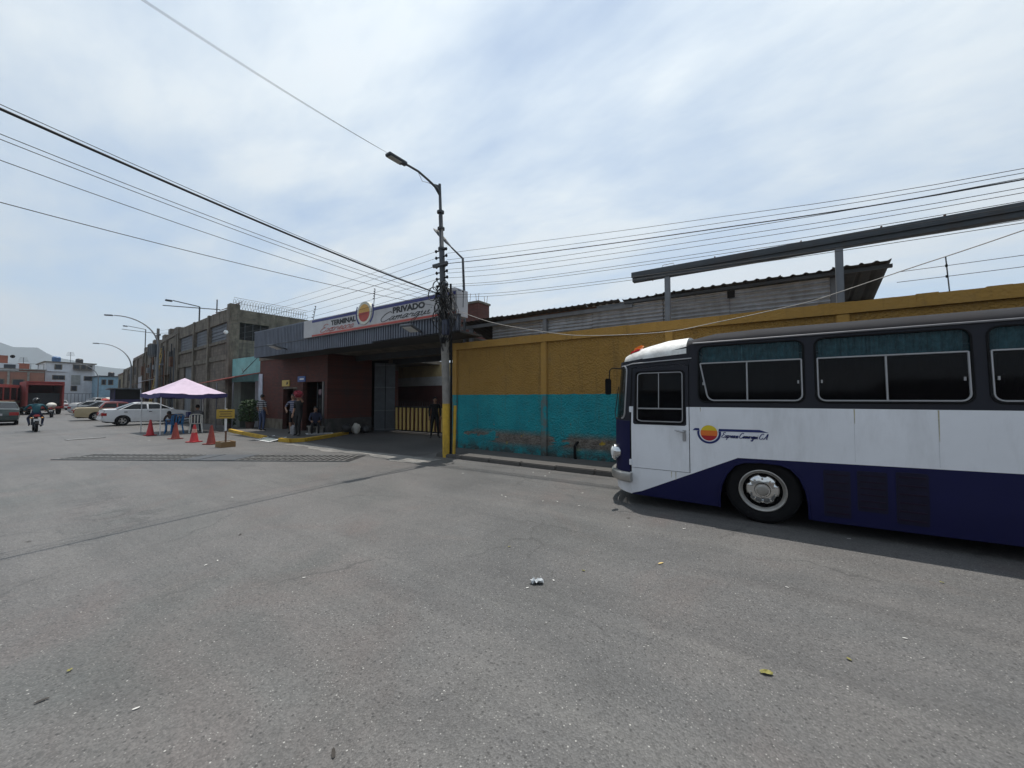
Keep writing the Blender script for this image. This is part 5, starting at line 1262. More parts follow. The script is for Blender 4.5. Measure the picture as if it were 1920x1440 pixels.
# pale slack cable along the wall
pts = [Vector(q) for q in ((-7.55, 8.12, 4.25), (-6.25, 8.3, 3.72), (-4.6, 8.3, 3.30), (-3.48, 8.3, 3.10), (-1.83, 8.3, 3.02), (-.85, 8.3, 3.11), (.48, 8.3, 3.29), (.91, 8.3, 3.39), (1.81, 8.3, 3.65), (2.98, 8.3, 3.98), (6, 8.3, 4.9), (12, 8.3, 6.4), (21, 8.3, 7.6))]
cable(catmull(pts, 5), .008, 'pale slack cable drooping in front of the ochre wall', None, m_cablew)
for z in (3.68, 3.86): cable([(1.9, 9.28, z), (2.5, 9.28, z), (9.5, 9.28, z + .05)], .005, ('lower' if z < 3.8 else 'upper') + ' fine fence wire stretched above the ochre wall', 'fence wires on the wall')
# ---------------------------------------------------------------- cars
g_car = busglass('car_glass', (.012, .015, .018), .85, .05)
m_tail = M('tail_lamp', (.30, .012, .012), .25, var=.1); m_lamp = M('clear_lamp', (.6, .6, .58), .15, var=.1)
def carpaint(n, c, rough=.3): return M(n, c, rough, var=.05, stain=.25, stain_c=(.25, .22, .19), coat=.4)
def car(name, label, loc, rz, paint, L=4.3, Wd=1.66, Hh=1.40, deck=.98, hood=.90, sill=.24, cab=(-1.55, -.95, .35, 1.05), axle=(-1.25, 1.30), wr=.30, roofp=None, plate=None, trim=None, deck_end=None, boxy=.0):
    t = thing(name, label, 'car', loc, rz)
    hl = L / 2; hw = Wd / 2; belt = max(deck, hood) - .04
    c0, c1, c2, c3 = cab
    def cs(s, z, d=0, sgn=-1):
        y = hw * (1 - (.07 - .04 * boxy) * (abs(s) / hl) ** 4)
        if z > belt: y -= (z - belt) * (.42 - .15 * boxy)
        if z < .5: y -= (.5 - z) * .15
        return (s, sgn * (y + d), z)
    arches = []
    def archpts(x):
        r_ = wr + .055
        return [(x - r_, sill)] + [(x + r_ * math.cos(R(180 - a)), wr + r_ * math.sin(R(180 - a))) for a in range(0, 181, 20)] + [(x + r_, sill)]
    top = [(hl - .04, .62), (hl - .10, hood - .14), (hl - .35, hood - .06), (c3, hood), (c2 + (c3 - c2) * .0, belt), (c0, belt), (c0, deck), (-hl + .12, deck - .02), (-hl + .03, .72)]
    low = [(-hl + .06, sill + .06)] + archpts(axle[0]) + archpts(axle[1]) + [(hl - .06, sill + .04)]
    poly = low + [(hl - .03, .5), (hl - .08, hood - .15), (hl - .4, hood - .06), (c3 + .05, hood), (c3, belt), (c0, belt), (c0 - .02, deck), (-hl + .15, deck - .03), (-hl + .02, .7)]
    cuts = [-hl + .2, -hl + .5, -1.0, 0, 1.0, hl - .5, hl - .2]
    gpoly = [(c0 + .02, belt), (c3 - .02, belt), (c2, Hh - .05), (c1, Hh - .05)]
    mid = (c1 + c2) / 2 + .05
    def lerp(a, b, f): return (a[0] + (b[0] - a[0]) * f, a[1] + (b[1] - a[1]) * f)
    zb = belt + .03; zt = Hh - .10
    fb = .0
    def edge(xa, xb, z): return xa + (xb - xa) * (z - belt) / (Hh - .05 - belt)
    wa_ = [(edge(c0 + .02, c1, zb) + .09, zb), (mid - .04, zb), (mid - .04, zt), (edge(c0 + .02, c1, zt) + .07, zt)]
    wb_ = [(mid + .04, zb), (edge(c3 - .02, c2, zb) - .12, zb), (edge(c3 - .02, c2, zt) - .08, zt), (mid + .04, zt)]
    for sgn in (-1, 1):
        bs = sheet('body_side', paint, [poly], t, 0, -.02, sgn, fn=cs, scuts=cuts, zcuts=(.5, .7, belt))
        pl = sheet('pillar_frame', roofp or paint, [gpoly, wa_, wb_], t, 0, -.02, sgn, fn=cs, scuts=(), zcuts=())
        for w_ in (wa_, wb_): sheet('side_window', g_car, [w_], t, -.006, -.012, sgn, fn=cs, scuts=(), zcuts=())
        for x0, x1 in ((c0 + .25, mid), (mid, c3 - .15)):
            mb = MB(local=True); mb.bar(cs(x1 - .01, .32, .001, sgn), cs(x1 - .01, belt, .001, sgn), .008, .006); mb.build('door_seam', m_black, bs)
            mb = MB(local=True); p = cs(x0 + .12, belt - .13, .012, sgn); mb.box(p[0] - .07, p[0] + .07, p[1] - .012, p[1] + .012, p[2] - .018, p[2] + .018); mb.build('door_handle', trim or m_black, bs)
        mb = MB(local=True); p = cs(c3 - .12, belt + .04, .09, sgn); mb.obox(p, (.09, .14, .11)); mb.build('wing_mirror', paint, bs, bevel=.02)
        for x in axle:
            mb = MB(local=True); mt = Matrix.Translation((x, sgn * (hw - .13), wr)) @ Matrix.Rotation(R(90) * (1 if sgn < 0 else -1), 4, 'X')
            mb.lathe([(wr * .62, -.08), (wr * .9, -.09), (wr, -.06), (wr, .06), (wr * .9, .09), (wr * .62, .08)], mt, 28, close=True); ty = mb.build('wheel', m_black, t, smooth=True)
            mb = MB(local=True); mb.lathe([(wr * .64, .05), (wr * .60, .075), (wr * .5, .04), (wr * .2, .055), (.01, .06)], mt, 20); mb.build('rim', m_rim, ty, smooth=True)
            for k in range(5):
                a = R(72 * k); mb = MB(local=True); q = mt @ Vector((wr * .38 * math.cos(a), wr * .38 * math.sin(a), .056)); mb.ball(q, (.045, .012, .045), 8, 5); mb.build('rim_opening', m_black, ty)
    def strip(nm, mat, pts, par=t, n=8, crown=.03, inset=0):
        mb = MB(local=True); vs = []
        for x, z in pts:
            y1 = cs(x, z)[1]; y1 = abs(y1) - inset
            for j in range(n + 1):
                f = -1 + 2 * j / n; vs.append((x + (0), f * y1, z + crown * (1 - f * f)))
        k = n + 1
        mb.add(vs, [(i * k + j, i * k + j + 1, (i + 1) * k + j + 1, (i + 1) * k + j) for i in range(len(pts) - 1) for j in range(n)])
        return mb.build(nm, mat, par, smooth=True, fix=False)
    bo = strip('bonnet', paint, [(c3 + .06, hood), (hl - .4, hood - .055), (hl - .09, hood - .15)])
    fr = strip('front_end', paint, [(hl - .09, hood - .15), (hl - .03, .55), (hl - .05, sill + .05)], crown=.0)
    strip('windscreen', g_car, [(c2 - .02, Hh - .05), (c3 + .04, hood - .0)], inset=.04)
    strip('roof', roofp or paint, [(c1, Hh - .05), (c1 + .2, Hh - .01), (c2 - .25, Hh - .01), (c2, Hh - .05)])
    strip('rear_window', g_car, [(c0 - .01, deck - .0), (c1 + .02, Hh - .05)], inset=.04)
    bl = strip('boot_lid', paint, [(-hl + .10, deck - .04), (-hl + .25, deck - .01), (c0, deck)])
    rr = strip('rear_end', paint, [(-hl + .06, sill + .06), (-hl + .0, .55), (-hl + .02, .7), (-hl + .10, deck - .04)], crown=0)
    for x, nm in ((hl, 'bumper'), (-hl, 'bumper')):
        sg_ = 1 if x > 0 else -1
        mb = MB(local=True); mb.box(x - .16 if sg_ > 0 else x - .05, x + .05 if sg_ > 0 else x + .16, -hw * .94, hw * .94, .34, .52); mb.build(nm, trim or paint, t, bevel=.04)
    for sgn in (-1, 1):
        mb = MB(local=True); mb.box(-hl - .015, -hl + .22, min(sgn * hw * .52, sgn * hw * .955), max(sgn * hw * .52, sgn * hw * .955), .60, .80); mb.build('tail_lamp', m_tail, rr, bevel=.02)
        mb = MB(local=True); mb.box(hl - .22, hl + .005, min(sgn * hw * .55, sgn * hw * .93), max(sgn * hw * .55, sgn * hw * .93), .56, .70); mb.build('headlight', m_lamp, fr, bevel=.02)
    mb = MB(local=True); mb.box(-hl - .03, -hl, -.2, .2, .60, .72); mb.build('number_plate', M('plate_grey', (.35, .35, .36), .5) if 'plate_grey' not in bpy.data.materials else bpy.data.materials['plate_grey'], rr)
    mb = MB(local=True); mb.box(-hl + .2, hl - .2, -hw + .12, hw - .12, .2, .6); mb.build('underbody', m_black, t)
    return t
car('sedan', 'white rounded saloon car parked nose in beside the lilac canopy', (-33.1, 7.5, 0), R(88), carpaint('car_white', (.66, .67, .68)), L=4.25, deck=1.0, hood=.90, cab=(-1.5, -.75, .35, 1.15))
m_cream = carpaint('car_beige', (.42, .33, .19), .4)
car('sedan', 'beige boxy old saloon car with a red roof parked past the white saloon', (-42.6, 7.9, 0), R(86), m_cream, L=4.7, Wd=1.75, deck=.95, hood=.93, cab=(-1.1, -.8, .45, .85), roofp=carpaint('car_red_roof', (.30, .05, .045)), trim=m_alu, boxy=.8, Hh=1.38)
car('sedan', 'dark green saloon car driving away along the street', (-40.8, 2.15, 0), R(176), carpaint('car_green', (.012, .030, .028)), L=4.4, Wd=1.72, deck=1.0, Hh=1.42, cab=(-1.45, -.7, .35, 1.1))
car('pickup', 'silver white pickup truck facing out of the parked row with its bed loaded', (-76, 12.0, 0), R(-72), carpaint('car_silver', (.48, .48, .47)), L=4.8, Wd=1.8, deck=1.12, hood=1.1, sill=.4, cab=(-.9, -.75, .35, .95), wr=.38, Hh=1.75, axle=(-1.4, 1.45))
car('sedan', 'small white car parked in front of the white house', (-84, 9.6, 0), R(175), carpaint('car_white2', (.6, .6, .6)), L=3.9)
bpy.data.objects['pickup']['category'] = 'pickup'
car('sedan', 'dark grey saloon car parked nose in past the beige saloon', (-49.5, 8.8, 0), R(85), carpaint('car_grey', (.06, .065, .07)), L=4.3)
car('sedan', 'pale silver saloon car parked nose in near the purple kiosk', (-59.5, 9.6, 0), R(84), carpaint('car_silver2', (.42, .43, .44)), L=4.4)
# load in the pickup bed
m_tarp = M('tarp_red', (.40, .05, .04), .8); m_sack = M('sack_white', (.55, .53, .48), .85, var=.15)
for (x, y, z, r_, m_), lab in (((-76.2, 13.1, 1.45, (.5, .5, .35), m_sack), 'white sack heaped in the bed of the pickup'), ((-75.5, 12.7, 1.35, (.35, .5, .28), m_tarp), 'red tarpaulin bundle in the bed of the pickup'), ((-76.4, 12.5, 1.35, (.4, .4, .28), m_dark), 'dark bundle in the bed of the pickup')):
    mb = MB(); mb.ball((x, y, z), r_, 12, 8); o = mb.build('bundle', m_, smooth=True); tag(o, lab, 'bundle')
# red refuse truck seen from behind and red bus beside it
m_rd = M('truck_red', (.26, .035, .03), .5, stain=.4, stain_c=(.10, .05, .045), streak=3)
tr = thing('refuse_truck', 'red truck with an open dark rear body stopped in the street', 'truck', (-64, 6.1, 0), R(180))
lb = lambda n, m_, *a, **k: lbox(n, tr, m_, *a, **k)
lb('body_side', m_rd, -2.6, 3, -1.25, -1.12, .75, 3.25); lb('body_side', m_rd, -2.6, 3, 1.12, 1.25, .75, 3.25); lb('body_roof', m_rd, -2.6, 3, -1.25, 1.25, 3.25, 3.38)
lb('body_front', m_rd, 2.9, 3.05, -1.25, 1.25, .75, 3.38); lb('bed', m_dark, -2.6, 3, -1.12, 1.12, .7, .85); lb('rear_beam', m_rd, -2.72, -2.55, -1.25, 1.25, 3.0, 3.2); lb('compactor_plate', m_steeld, -1.2, -1.05, -1.1, 1.1, .85, 2.2); lb('rear_sill', m_rd, -2.75, -2.5, -1.25, 1.25, .62, .85)
lb('cab', m_rd, 3.2, 5.0, -1.2, 1.2, .6, 2.6); lb('cab_window', g_car, 3.6, 4.6, -1.22, 1.22, 1.7, 2.4); lb('chassis', m_black, -2.5, 4.8, -.5, .5, .45, .65)
for yy in (-1.1, 1.1):
    lb('tail_lamp', m_tail, -2.78, -2.74, yy - .12, yy + .12, .68, .8)
for x in (-1.6, 4.0):
    for y in (-1.0, 1.0):
        mb = LB(); mb.lathe([(.2, -.14), (.46, -.15), (.5, -.1), (.5, .1), (.46, .15), (.2, .14)], Matrix.Translation((x, y, .5)) @ Matrix.Rotation(R(90), 4, 'X'), 24); mb.build('wheel', m_black, tr, smooth=True)
rb = thing('red_bus', 'dull red bus with wide windows standing beside the red truck', 'bus', (-63.5, 2.6, 0), R(160))
lb = lambda n, m_, *a, **k: lbox(n, rb, m_, *a, **k)
lb('body', m_rd, -3.8, 4.2, -1.2, 1.2, .45, 1.5); lb('roof', m_rd, -3.8, 4.2, -1.2, 1.2, 2.75, 3.05); lb('rear_wall', m_rd, -3.8, -3.7, -1.2, 1.2, 1.5, 2.75)
for y in (-1, 1):
    for k in range(6): lb('window_post', m_rd, -3.6 + k * 1.5, -3.45 + k * 1.5, y * 1.2 - .03, y * 1.2 + .03, 1.5, 2.75)
    for k in range(5): lb('window', g_car, -3.44 + k * 1.5, -2.12 + k * 1.5, y * 1.17 - .01, y * 1.17 + .01, 1.52, 2.73)
lb('rear_window', g_car, -3.84, -3.80, -.95, .95, 1.7, 2.6); lb('interior', m_dark, -3.6, 4.0, -1.1, 1.1, 1.45, 1.6); lb('cream_band', M('cream_band', (.45, .40, .28), .5), -3.82, 4.22, -1.21, 1.21, 1.2, 1.42)
for x in (-2.4, 2.8):
    for y in (-1.0, 1.0):
        mb = LB(); mb.lathe([(.2, -.14), (.46, -.15), (.48, -.1), (.48, .1), (.46, .15), (.2, .14)], Matrix.Translation((x, y, .48)) @ Matrix.Rotation(R(90), 4, 'X'), 24); mb.build('wheel', m_black, rb, smooth=True)
# ---------------------------------------------------------------- motorcycles
def motorcycle(label, loc, rz, tank_c):
    t = thing('motorcycle', label, 'motorcycle', loc, rz)          # +x forward
    for x in (-.62, .66):
        mt = Matrix.Translation((x, 0, .3)) @ Matrix.Rotation(R(90), 4, 'X')
        mb = LB(); mb.lathe([(.24, -.045), (.29, -.05), (.305, 0), (.29, .05), (.24, .045)], mt, 28, close=True); wh = mb.build('wheel', m_black, t, smooth=True)
        mb = LB(); mb.lathe([(.25, -.03), (.235, 0), (.25, .03)], mt, 24); mb.lathe([(.06, -.06), (.06, .06)], mt, 12); mb.build('rim', m_steel, wh)
        mb = LB(); mb.prism([(x - .30, .42), (x - .1, .64), (x + .15, .64), (x + .12, .60), (x - .1, .60), (x - .25, .42)], -.06, .06, lambda u, v, q: (u, q, v)); mb.build('mudguard', m_black, t)
    mb = LB(); mb.tube([(.62, -.09, .3), (.42, -.09, .9)], .025, 8); mb.tube([(.62, .09, .3), (.42, .09, .9)], .025, 8); mb.build('fork', m_steel, t)
    mb = LB(); mb.tube([(.42, 0, .88), (.1, 0, .72), (-.5, 0, .72), (-.62, 0, .34)], .028, 8); mb.tube([(.4, 0, .8), (.25, 0, .35), (-.2, 0, .3), (-.62, 0, .32)], .028, 8); mb.build('frame', m_black, t)
    mb = LB(); mb.ball((.18, 0, .84), (.27, .14, .13), 16, 10); mb.build('tank', tank_c, t, smooth=True)
    mb = LB(); mb.box(-.68, -.02, -.13, .13, .74, .83); mb.build('seat', m_black, t, bevel=.04)
    mb = LB(); mb.box(-.08, .28, -.12, .12, .28, .62); mb.build('engine', m_steeld, t, bevel=.04)
    mb = LB(); mb.tube([(.2, -.15, .35), (-.1, -.17, .26), (-.72, -.18, .36)], [.02, .03, .045], 8); mb.build('exhaust', m_steel, t, smooth=True)
    mb = LB(); mb.tube([(.36, -.36, 1.0), (.42, -.2, 1.02), (.42, .2, 1.02), (.36, .36, 1.0)], .016, 8); hb = mb.build('handlebar', m_black, t, smooth=True)
    for s in (-1, 1):
        mb = LB(); mb.tube([(.42, s * .28, 1.0), (.44, s * .34, 1.2)], .007, 5); mb.ball((.44, s * .35, 1.22), (.02, .07, .05), 10, 6); mb.build('mirror', m_black, hb, smooth=True)
        mb = LB(); mb.ball((-.76, s * .17, .70), (.03, .045, .03), 8, 6); mb.build('indicator', M('indicator_orange', (.6, .25, .03), .3) if 'indicator_orange' not in bpy.data.materials else bpy.data.materials['indicator_orange'], t, smooth=True)
    mb = LB(); mb.obox((-.76, 0, .80), (.10, .20, .12), 0, 0, R(12)); mb.build('tail_lamp', m_tail, t, bevel=.03)
    mb = LB(); mb.obox((-.80, 0, .58), (.015, .20, .14), 0, 0, R(-12)); mb.build('number_plate', m_white, t)
    mb = LB(); mb.ball((.50, 0, .9), (.09, .1, .1), 12, 8); mb.build('headlight', m_lamp, t, smooth=True)
    return t
motorcycle('black motorcycle with a red tail lamp carrying the rider in teal', (-30.6, 2.75, 0), R(178), m_black)
motorcycle('dark motorcycle parked in front of the red truck with a white sack on it', (-52, 5.55, 0), R(170), m_black)
motorcycle('dark motorcycle parked beside the silver pickup', (-68, 9.2, 0), R(120), m_black)
mb = MB(); mb.ball((-51.75, 5.5, 1.05), (.42, .30, .24), 14, 9); o = mb.build('sack', m_sack, smooth=True); tag(o, 'white sack tied on the motorcycle in front of the red truck', 'sack')

# ---------------------------------------------------------------- people
def stripes(name, a, b_, f=14):
    m, t, b = pmat(name); tc = N(t, 'ShaderNodeTexCoord'); sep = N(t, 'ShaderNodeSeparateXYZ'); t.links.new(tc.outputs['Object'], sep.inputs[0])
    s_ = mth(t, 'SINE', mth(t, 'MULTIPLY', sep.outputs[2], f * 6.283))
    t.links.new(mixc(t, mrange(t, s_, -.1, .1), a, b_), b.inputs['Base Color']); b.inputs['Roughness'].default_value = .85; return m
STAND = dict(pelvis=(0, 0, .93), spine=(0, 0, 1.12), chest=(0, 0, 1.30), neck=(0, 0, 1.45), head=(0, .02, 1.57),
    shL=(-.18, 0, 1.38), elL=(-.24, -.03, 1.12), wrL=(-.23, .06, .89), shR=(.18, 0, 1.38), elR=(.24, -.03, 1.12), wrR=(.23, .06, .89),
    hpL=(-.09, 0, .88), knL=(-.10, .03, .49), anL=(-.10, -.02, .08), toL=(-.12, .13, .035), hpR=(.09, 0, .88), knR=(.10, .03, .49), anR=(.10, -.02, .08), toR=(.12, .13, .035))
RAD = dict(pelvis=(.145, .11), spine=(.13, .10), chest=(.155, .11), neck=(.055, .055), head=(.05, .05), sh=(.062, .06), el=(.043, .043), wr=(.028, .032), hp=(.088, .088), kn=(.058, .058), an=(.038, .038), to=(.034, .026))
BONES = [('pelvis', 'spine', 1), ('spine', 'chest', 1), ('chest', 'neck', 1), ('neck', 'head', 0)] + [b for s in 'LR' for b in
    (('chest', 'sh' + s, 1), ('sh' + s, 'el' + s, 1), ('el' + s, 'wr' + s, 4), ('pelvis', 'hp' + s, 2), ('hp' + s, 'kn' + s, 2), ('kn' + s, 'an' + s, 5), ('an' + s, 'to' + s, 3))]
def person(label, loc, rz, mats, pose=None, hat=None, hair=m_hair, sleeves=False, shorts=False, scale=1.0, face=0.0, group=None):
    J = dict(STAND); J.update(pose or {}); names = list(J)
    me = bpy.data.meshes.new('skeleton'); me.from_pydata([J[n] for n in names], [(names.index(a), names.index(b)) for a, b, _ in BONES], [])
    o = bpy.data.objects.new('skeleton', me); col.objects.link(o)
    md = o.modifiers.new('s', 'SKIN'); sub = o.modifiers.new('d', 'SUBSURF'); sub.levels = 1; sub.render_levels = 1
    if not me.skin_vertices: me.attributes.new('skin', 'FLOAT', 'POINT')
    sv = me.skin_vertices[0].data
    for i, n in enumerate(names):
        k = n if n in RAD else n[:2]; sv[i].radius = RAD[k]; sv[i].use_root = n == 'pelvis'
    dg = bpy.context.evaluated_depsgraph_get(); ev = o.evaluated_get(dg); em = ev.to_mesh()
    mb = MB(local=True); mb.v = [tuple(v.co) for v in em.vertices]; mb.f = [tuple(p.vertices) for p in em.polygons]
    segs = [(Vector(J[a]), Vector(J[b]), r_) for a, b, r_ in BONES]
    for p in em.polygons:
        c = Vector(p.center); best = (9, 0)
        for a, b, r_ in segs:
            d = b - a; f = max(0, min(1, (c - a).dot(d) / max(d.length_squared, 1e-6))); q = (c - (a + d * f)).length
            if q < best[0]: best = (q, r_)
        r_ = best[1]; mb.m.append({0: 0, 1: 1, 2: 2, 3: 3, 4: 1 if sleeves else 0, 5: 0 if shorts else 2}[r_])
    ev.to_mesh_clear(); bpy.data.objects.remove(o); bpy.data.meshes.remove(me)
    hd = Vector(J['head']) + Vector((0, 0, .025)); nk = Vector(J['neck']); ax = (hd - nk).normalized()
    fd = Vector((math.sin(face), math.cos(face), 0))
    mb.mi = 0; mb.ball(hd, (.075, .092, .115), 16, 12); mb.ball(hd + fd * .095 + Vector((0, 0, -.01)), (.013, .018, .022), 8, 6)
    side = Vector((fd.y, -fd.x, 0))
    for s in (-1, 1): mb.ball(hd + side * s * .076, (.012, .022, .032), 8, 6)
    for s in 'LR':                                                # palm and five fingers
        w_ = Vector(J['wr' + s]); e_ = Vector(J['el' + s]); d = (w_ - e_).normalized(); u = d.cross(Vector((0, 1, 0.2))).normalized()
        mb.tube([w_ - d * .01, w_ + d * .05, w_ + d * .095], [.026, .036, .032], 8)
        for k in range(4):
            b0 = w_ + d * .09 + u * (-.027 + .018 * k); ln = (.062, .075, .07, .052)[k]; cu = Vector((0, .25, 0)) * .06
            mb.tube([b0, b0 + d * ln * .5, b0 + d * ln + cu], [.0095, .009, .007], 6)
        b0 = w_ + d * .035 - u * .03; mb.tube([b0, b0 + d * .03 - u * .02, b0 + d * .06 - u * .02], [.011, .010, .008], 6)
    me2 = mb.mesh('person', smooth=True)
    for m_ in mats: me2.materials.append(m_)
    for pgn in me2.polygons: pgn.use_smooth = True
    ob = bpy.data.objects.new('person', me2); col.objects.link(ob); ob.location = loc; ob.rotation_euler = (0, 0, rz); ob.scale = (scale,) * 3
    tag(ob, label, 'person', group)
    mb = MB(local=True); mb.ball(hd - fd * .012 + Vector((0, 0, .022)), (.083, .098, .108), 14, 10)
    mb.v = [(x, y, max(z, hd.z - .03 + .5 * max(0, (Vector((x, y, 0)) - Vector((hd.x, hd.y, 0))).dot(fd)))) for x, y, z in mb.v]
    mb.build('hair' if hat is None else 'hat', hair if hat is None else hat, ob, smooth=True)
    for s in (-1, 1):
        mb = MB(local=True); mb.ball(hd + fd * .083 + side * s * .03 + Vector((0, 0, .005)), (.010, .008, .007), 6, 4); mb.build('eye', m_dark, ob)
    return ob
c_jean = M('denim', (.045, .065, .13), .85); c_blk = M('black_cloth', (.010, .010, .012), .9); c_shoe = M('shoe_black', (.015, .014, .014), .6); c_navy = M('navy_cloth', (.02, .025, .055), .9)
c_grey = M('grey_cloth', (.10, .10, .105), .9); c_teal = M('teal_cloth', (.012, .075, .095), .8, var=.3, vs_=5); c_khaki = M('brown_cloth', (.05, .035, .03), .9)
st_bw = stripes('striped_jersey', (.30, .30, .31), (.012, .012, .016), 11); st_nv = stripes('navy_striped_shirt', (.03, .035, .08), (.20, .20, .25), 12)
PZ = .125
person('person in striped top and blue jeans standing on the office pavement with back turned', (-19.85, 8.5, PZ), R(20), (m_skin, st_bw, c_jean, c_shoe))
person('person in navy striped shirt and dark shorts with a hand on the hip', (-17.2, 8.6, PZ), R(-150), (m_skin, st_nv, c_blk, c_shoe), dict(elR=(.36, -.02, 1.14), wrR=(.22, .12, 1.0), elL=(-.27, -.03, 1.12)), shorts=True)
person('person in black holding up a red bundle with one raised arm beside the ramp', (-15.95, 8.2, PZ), R(-160), (m_skin, c_blk, c_blk, c_shoe), dict(elL=(-.30, .12, 1.38), wrL=(-.20, .22, 1.60), anL=(-.16, .10, .08), toL=(-.18, .24, .035), knL=(-.12, .10, .5)))
SIT = dict(pelvis=(0, 0, .50), spine=(0, .02, .70), chest=(0, .06, .89), neck=(0, .09, 1.03), head=(0, .13, 1.15), shL=(-.18, .06, .96), shR=(.18, .06, .96), elL=(-.24, .14, .72), elR=(.24, .14, .72), wrL=(-.16, .34, .66), wrR=(.16, .34, .66),
    hpL=(-.10, .04, .48), hpR=(.10, .04, .48), knL=(-.13, .44, .50), knR=(.13, .44, .50), anL=(-.13, .42, .08), anR=(.13, .42, .08), toL=(-.14, .57, .035), toR=(.14, .57, .035))
person('person in dark clothes sitting with a backpack on the office pavement', (-16.75, 9.35, PZ - .12), R(-120), (m_skin, c_navy, c_blk, c_shoe), SIT, sleeves=True)
person('guard in black uniform standing in front of the slatted gate', (-11.55, 11.5, 0.004), R(-130), (m_skin, c_blk, c_blk, c_shoe), dict(anL=(-.15, -.02, .08), toL=(-.2, .13, .035), anR=(.15, -.02, .08), toR=(.2, .13, .035), knL=(-.12, .03, .49), knR=(.12, .03, .49)), hat=c_blk, sleeves=True)
BEND = dict(SIT); BEND.update(spine=(0, .10, .66), chest=(0, .26, .80), neck=(0, .40, .86), head=(0, .50, .90), shL=(-.18, .28, .86), shR=(.18, .28, .86), elL=(-.22, .42, .64), elR=(.22, .42, .64), wrL=(-.10, .55, .56), wrR=(.10, .55, .56))
person('person in black bent forward on the blue plastic chair under the canopy', (-23.35, 6.25, 0), R(100), (m_skin, c_khaki, c_jean, c_shoe), BEND, sleeves=True)
SIT2 = dict(SIT); SIT2.update(chest=(0, .0, .92), neck=(0, .0, 1.07), head=(0, .03, 1.20), spine=(0, -.02, .72), shL=(-.20, 0, .99), shR=(.20, 0, .99))
person('person in grey shirt and dark cap sitting on the white plastic chair under the canopy', (-23.15, 7.05, 0), R(75), (m_skin, c_grey, c_navy, c_shoe), SIT2, hat=c_blk, sleeves=True)
RIDE = dict(pelvis=(0, 0, .90), spine=(0, .04, 1.08), chest=(0, .10, 1.25), neck=(0, .14, 1.39), head=(0, .17, 1.51), shL=(-.20, .10, 1.33), shR=(.20, .10, 1.33), elL=(-.36, .22, 1.12), elR=(.36, .22, 1.12), wrL=(-.34, .42, 1.03), wrR=(.34, .42, 1.03),
    hpL=(-.11, .02, .86), hpR=(.11, .02, .86), knL=(-.24, .36, .66), knR=(.24, .36, .66), anL=(-.20, .10, .36), anR=(.20, .10, .36), toL=(-.21, .24, .30), toR=(.21, .24, .30))
rd_ = person('rider in teal jacket and dark helmet on the black motorcycle', (-30.45, 2.755, 0), R(88), (m_skin, c_teal, c_navy, c_shoe), RIDE, hat=c_blk, sleeves=True)
mb = MB(local=True); mb.ball((0, .165, 1.545), (.125, .145, .14), 16, 12); mb.build('helmet', M('helmet_black', (.012, .012, .013), .25), rd_, smooth=True)
# carried things
mb = MB(); mb.ball((-15.70, 8.04, 1.83), (.21, .15, .13), 18, 12)
rn = random.Random(5); mb.v = [(x + rn.uniform(-.04, .04), y + rn.uniform(-.04, .04), z + rn.uniform(-.04, .04)) for x, y, z in mb.v]
o = mb.build('bundle', M('red_white_cloth', (.26, .025, .04), .8, var=.6, vs_=14, stain=.9, stain_c=(.60, .45, .45)), smooth=True); tag(o, 'red and white cloth bundle held up by the person in black', 'bundle')
bg = thing('bag', 'grey striped shopping bag standing beside the person in black', 'bag', (-16.35, 8.25, PZ))
mb = MB(); mb.box(-16.55, -16.15, 8.14, 8.36, PZ, PZ + .42); mb.build('bag_body', M('bag_grey', (.20, .20, .21), .7, var=.5, vs_=16), bg, bevel=.06)
mb = MB(); mb.tube([(-16.45, 8.25, PZ + .4), (-16.4, 8.25, PZ + .58), (-16.3, 8.25, PZ + .58), (-16.25, 8.25, PZ + .4)], .012, 6); mb.build('bag_handle', m_black, bg)
mb = MB(); mb.box(-17.0, -16.72, 9.38, 9.6, .52, .98); o = mb.build('backpack', c_blk, bevel=.06); tag(o, 'black backpack worn by the person sitting on the office pavement', 'backpack')
sb = thing('bench', 'low concrete bench under the person with the backpack', 'bench', (-16.75, 9.4, PZ))
mb = MB(); mb.box(-17.3, -16.35, 9.25, 9.55, .36, .42); mb.build('seat', m_conc, sb, bevel=.01)
for xx in (-17.2, -16.55):
    mb = MB(); mb.box(xx, xx + .12, 9.27, 9.53, PZ, .36); mb.build('leg', m_conc, sb)

# ---------------------------------------------------------------- canopy tent with its table and chairs
tn = thing('canopy_tent', 'lilac pop up canopy tent with scalloped valance beside the traffic cones', 'tent', (-24, 6.75, 0))
TX0, TX1, TY0, TY1, TE, TP = -25.5, -22.6, 5.55, 8.0, 1.88, 2.66
m_tent = M('lilac_fabric', (.50, .40, .49), .8, var=.08, vs_=3); m_tentd = M('purple_valance', (.06, .05, .15), .8, var=.1)
for x, y in ((TX0, TY0), (TX1, TY0), (TX1, TY1), (TX0, TY1)):
    mb = MB(); mb.box(x - .018, x + .018, y - .018, y + .018, 0, TE); lg = mb.build('leg', M('tent_pole_white', (.62, .62, .62), .4) if x == TX0 and y == TY0 else bpy.data.materials['tent_pole_white'], tn)
    mb = MB(); mb.box(x - .05, x + .05, y - .05, y + .05, 0, .015); mb.build('foot', m_steel, lg)
mb = MB(); n = 20; cx, cy = (TX0 + TX1) / 2, (TY0 + TY1) / 2; vs = []
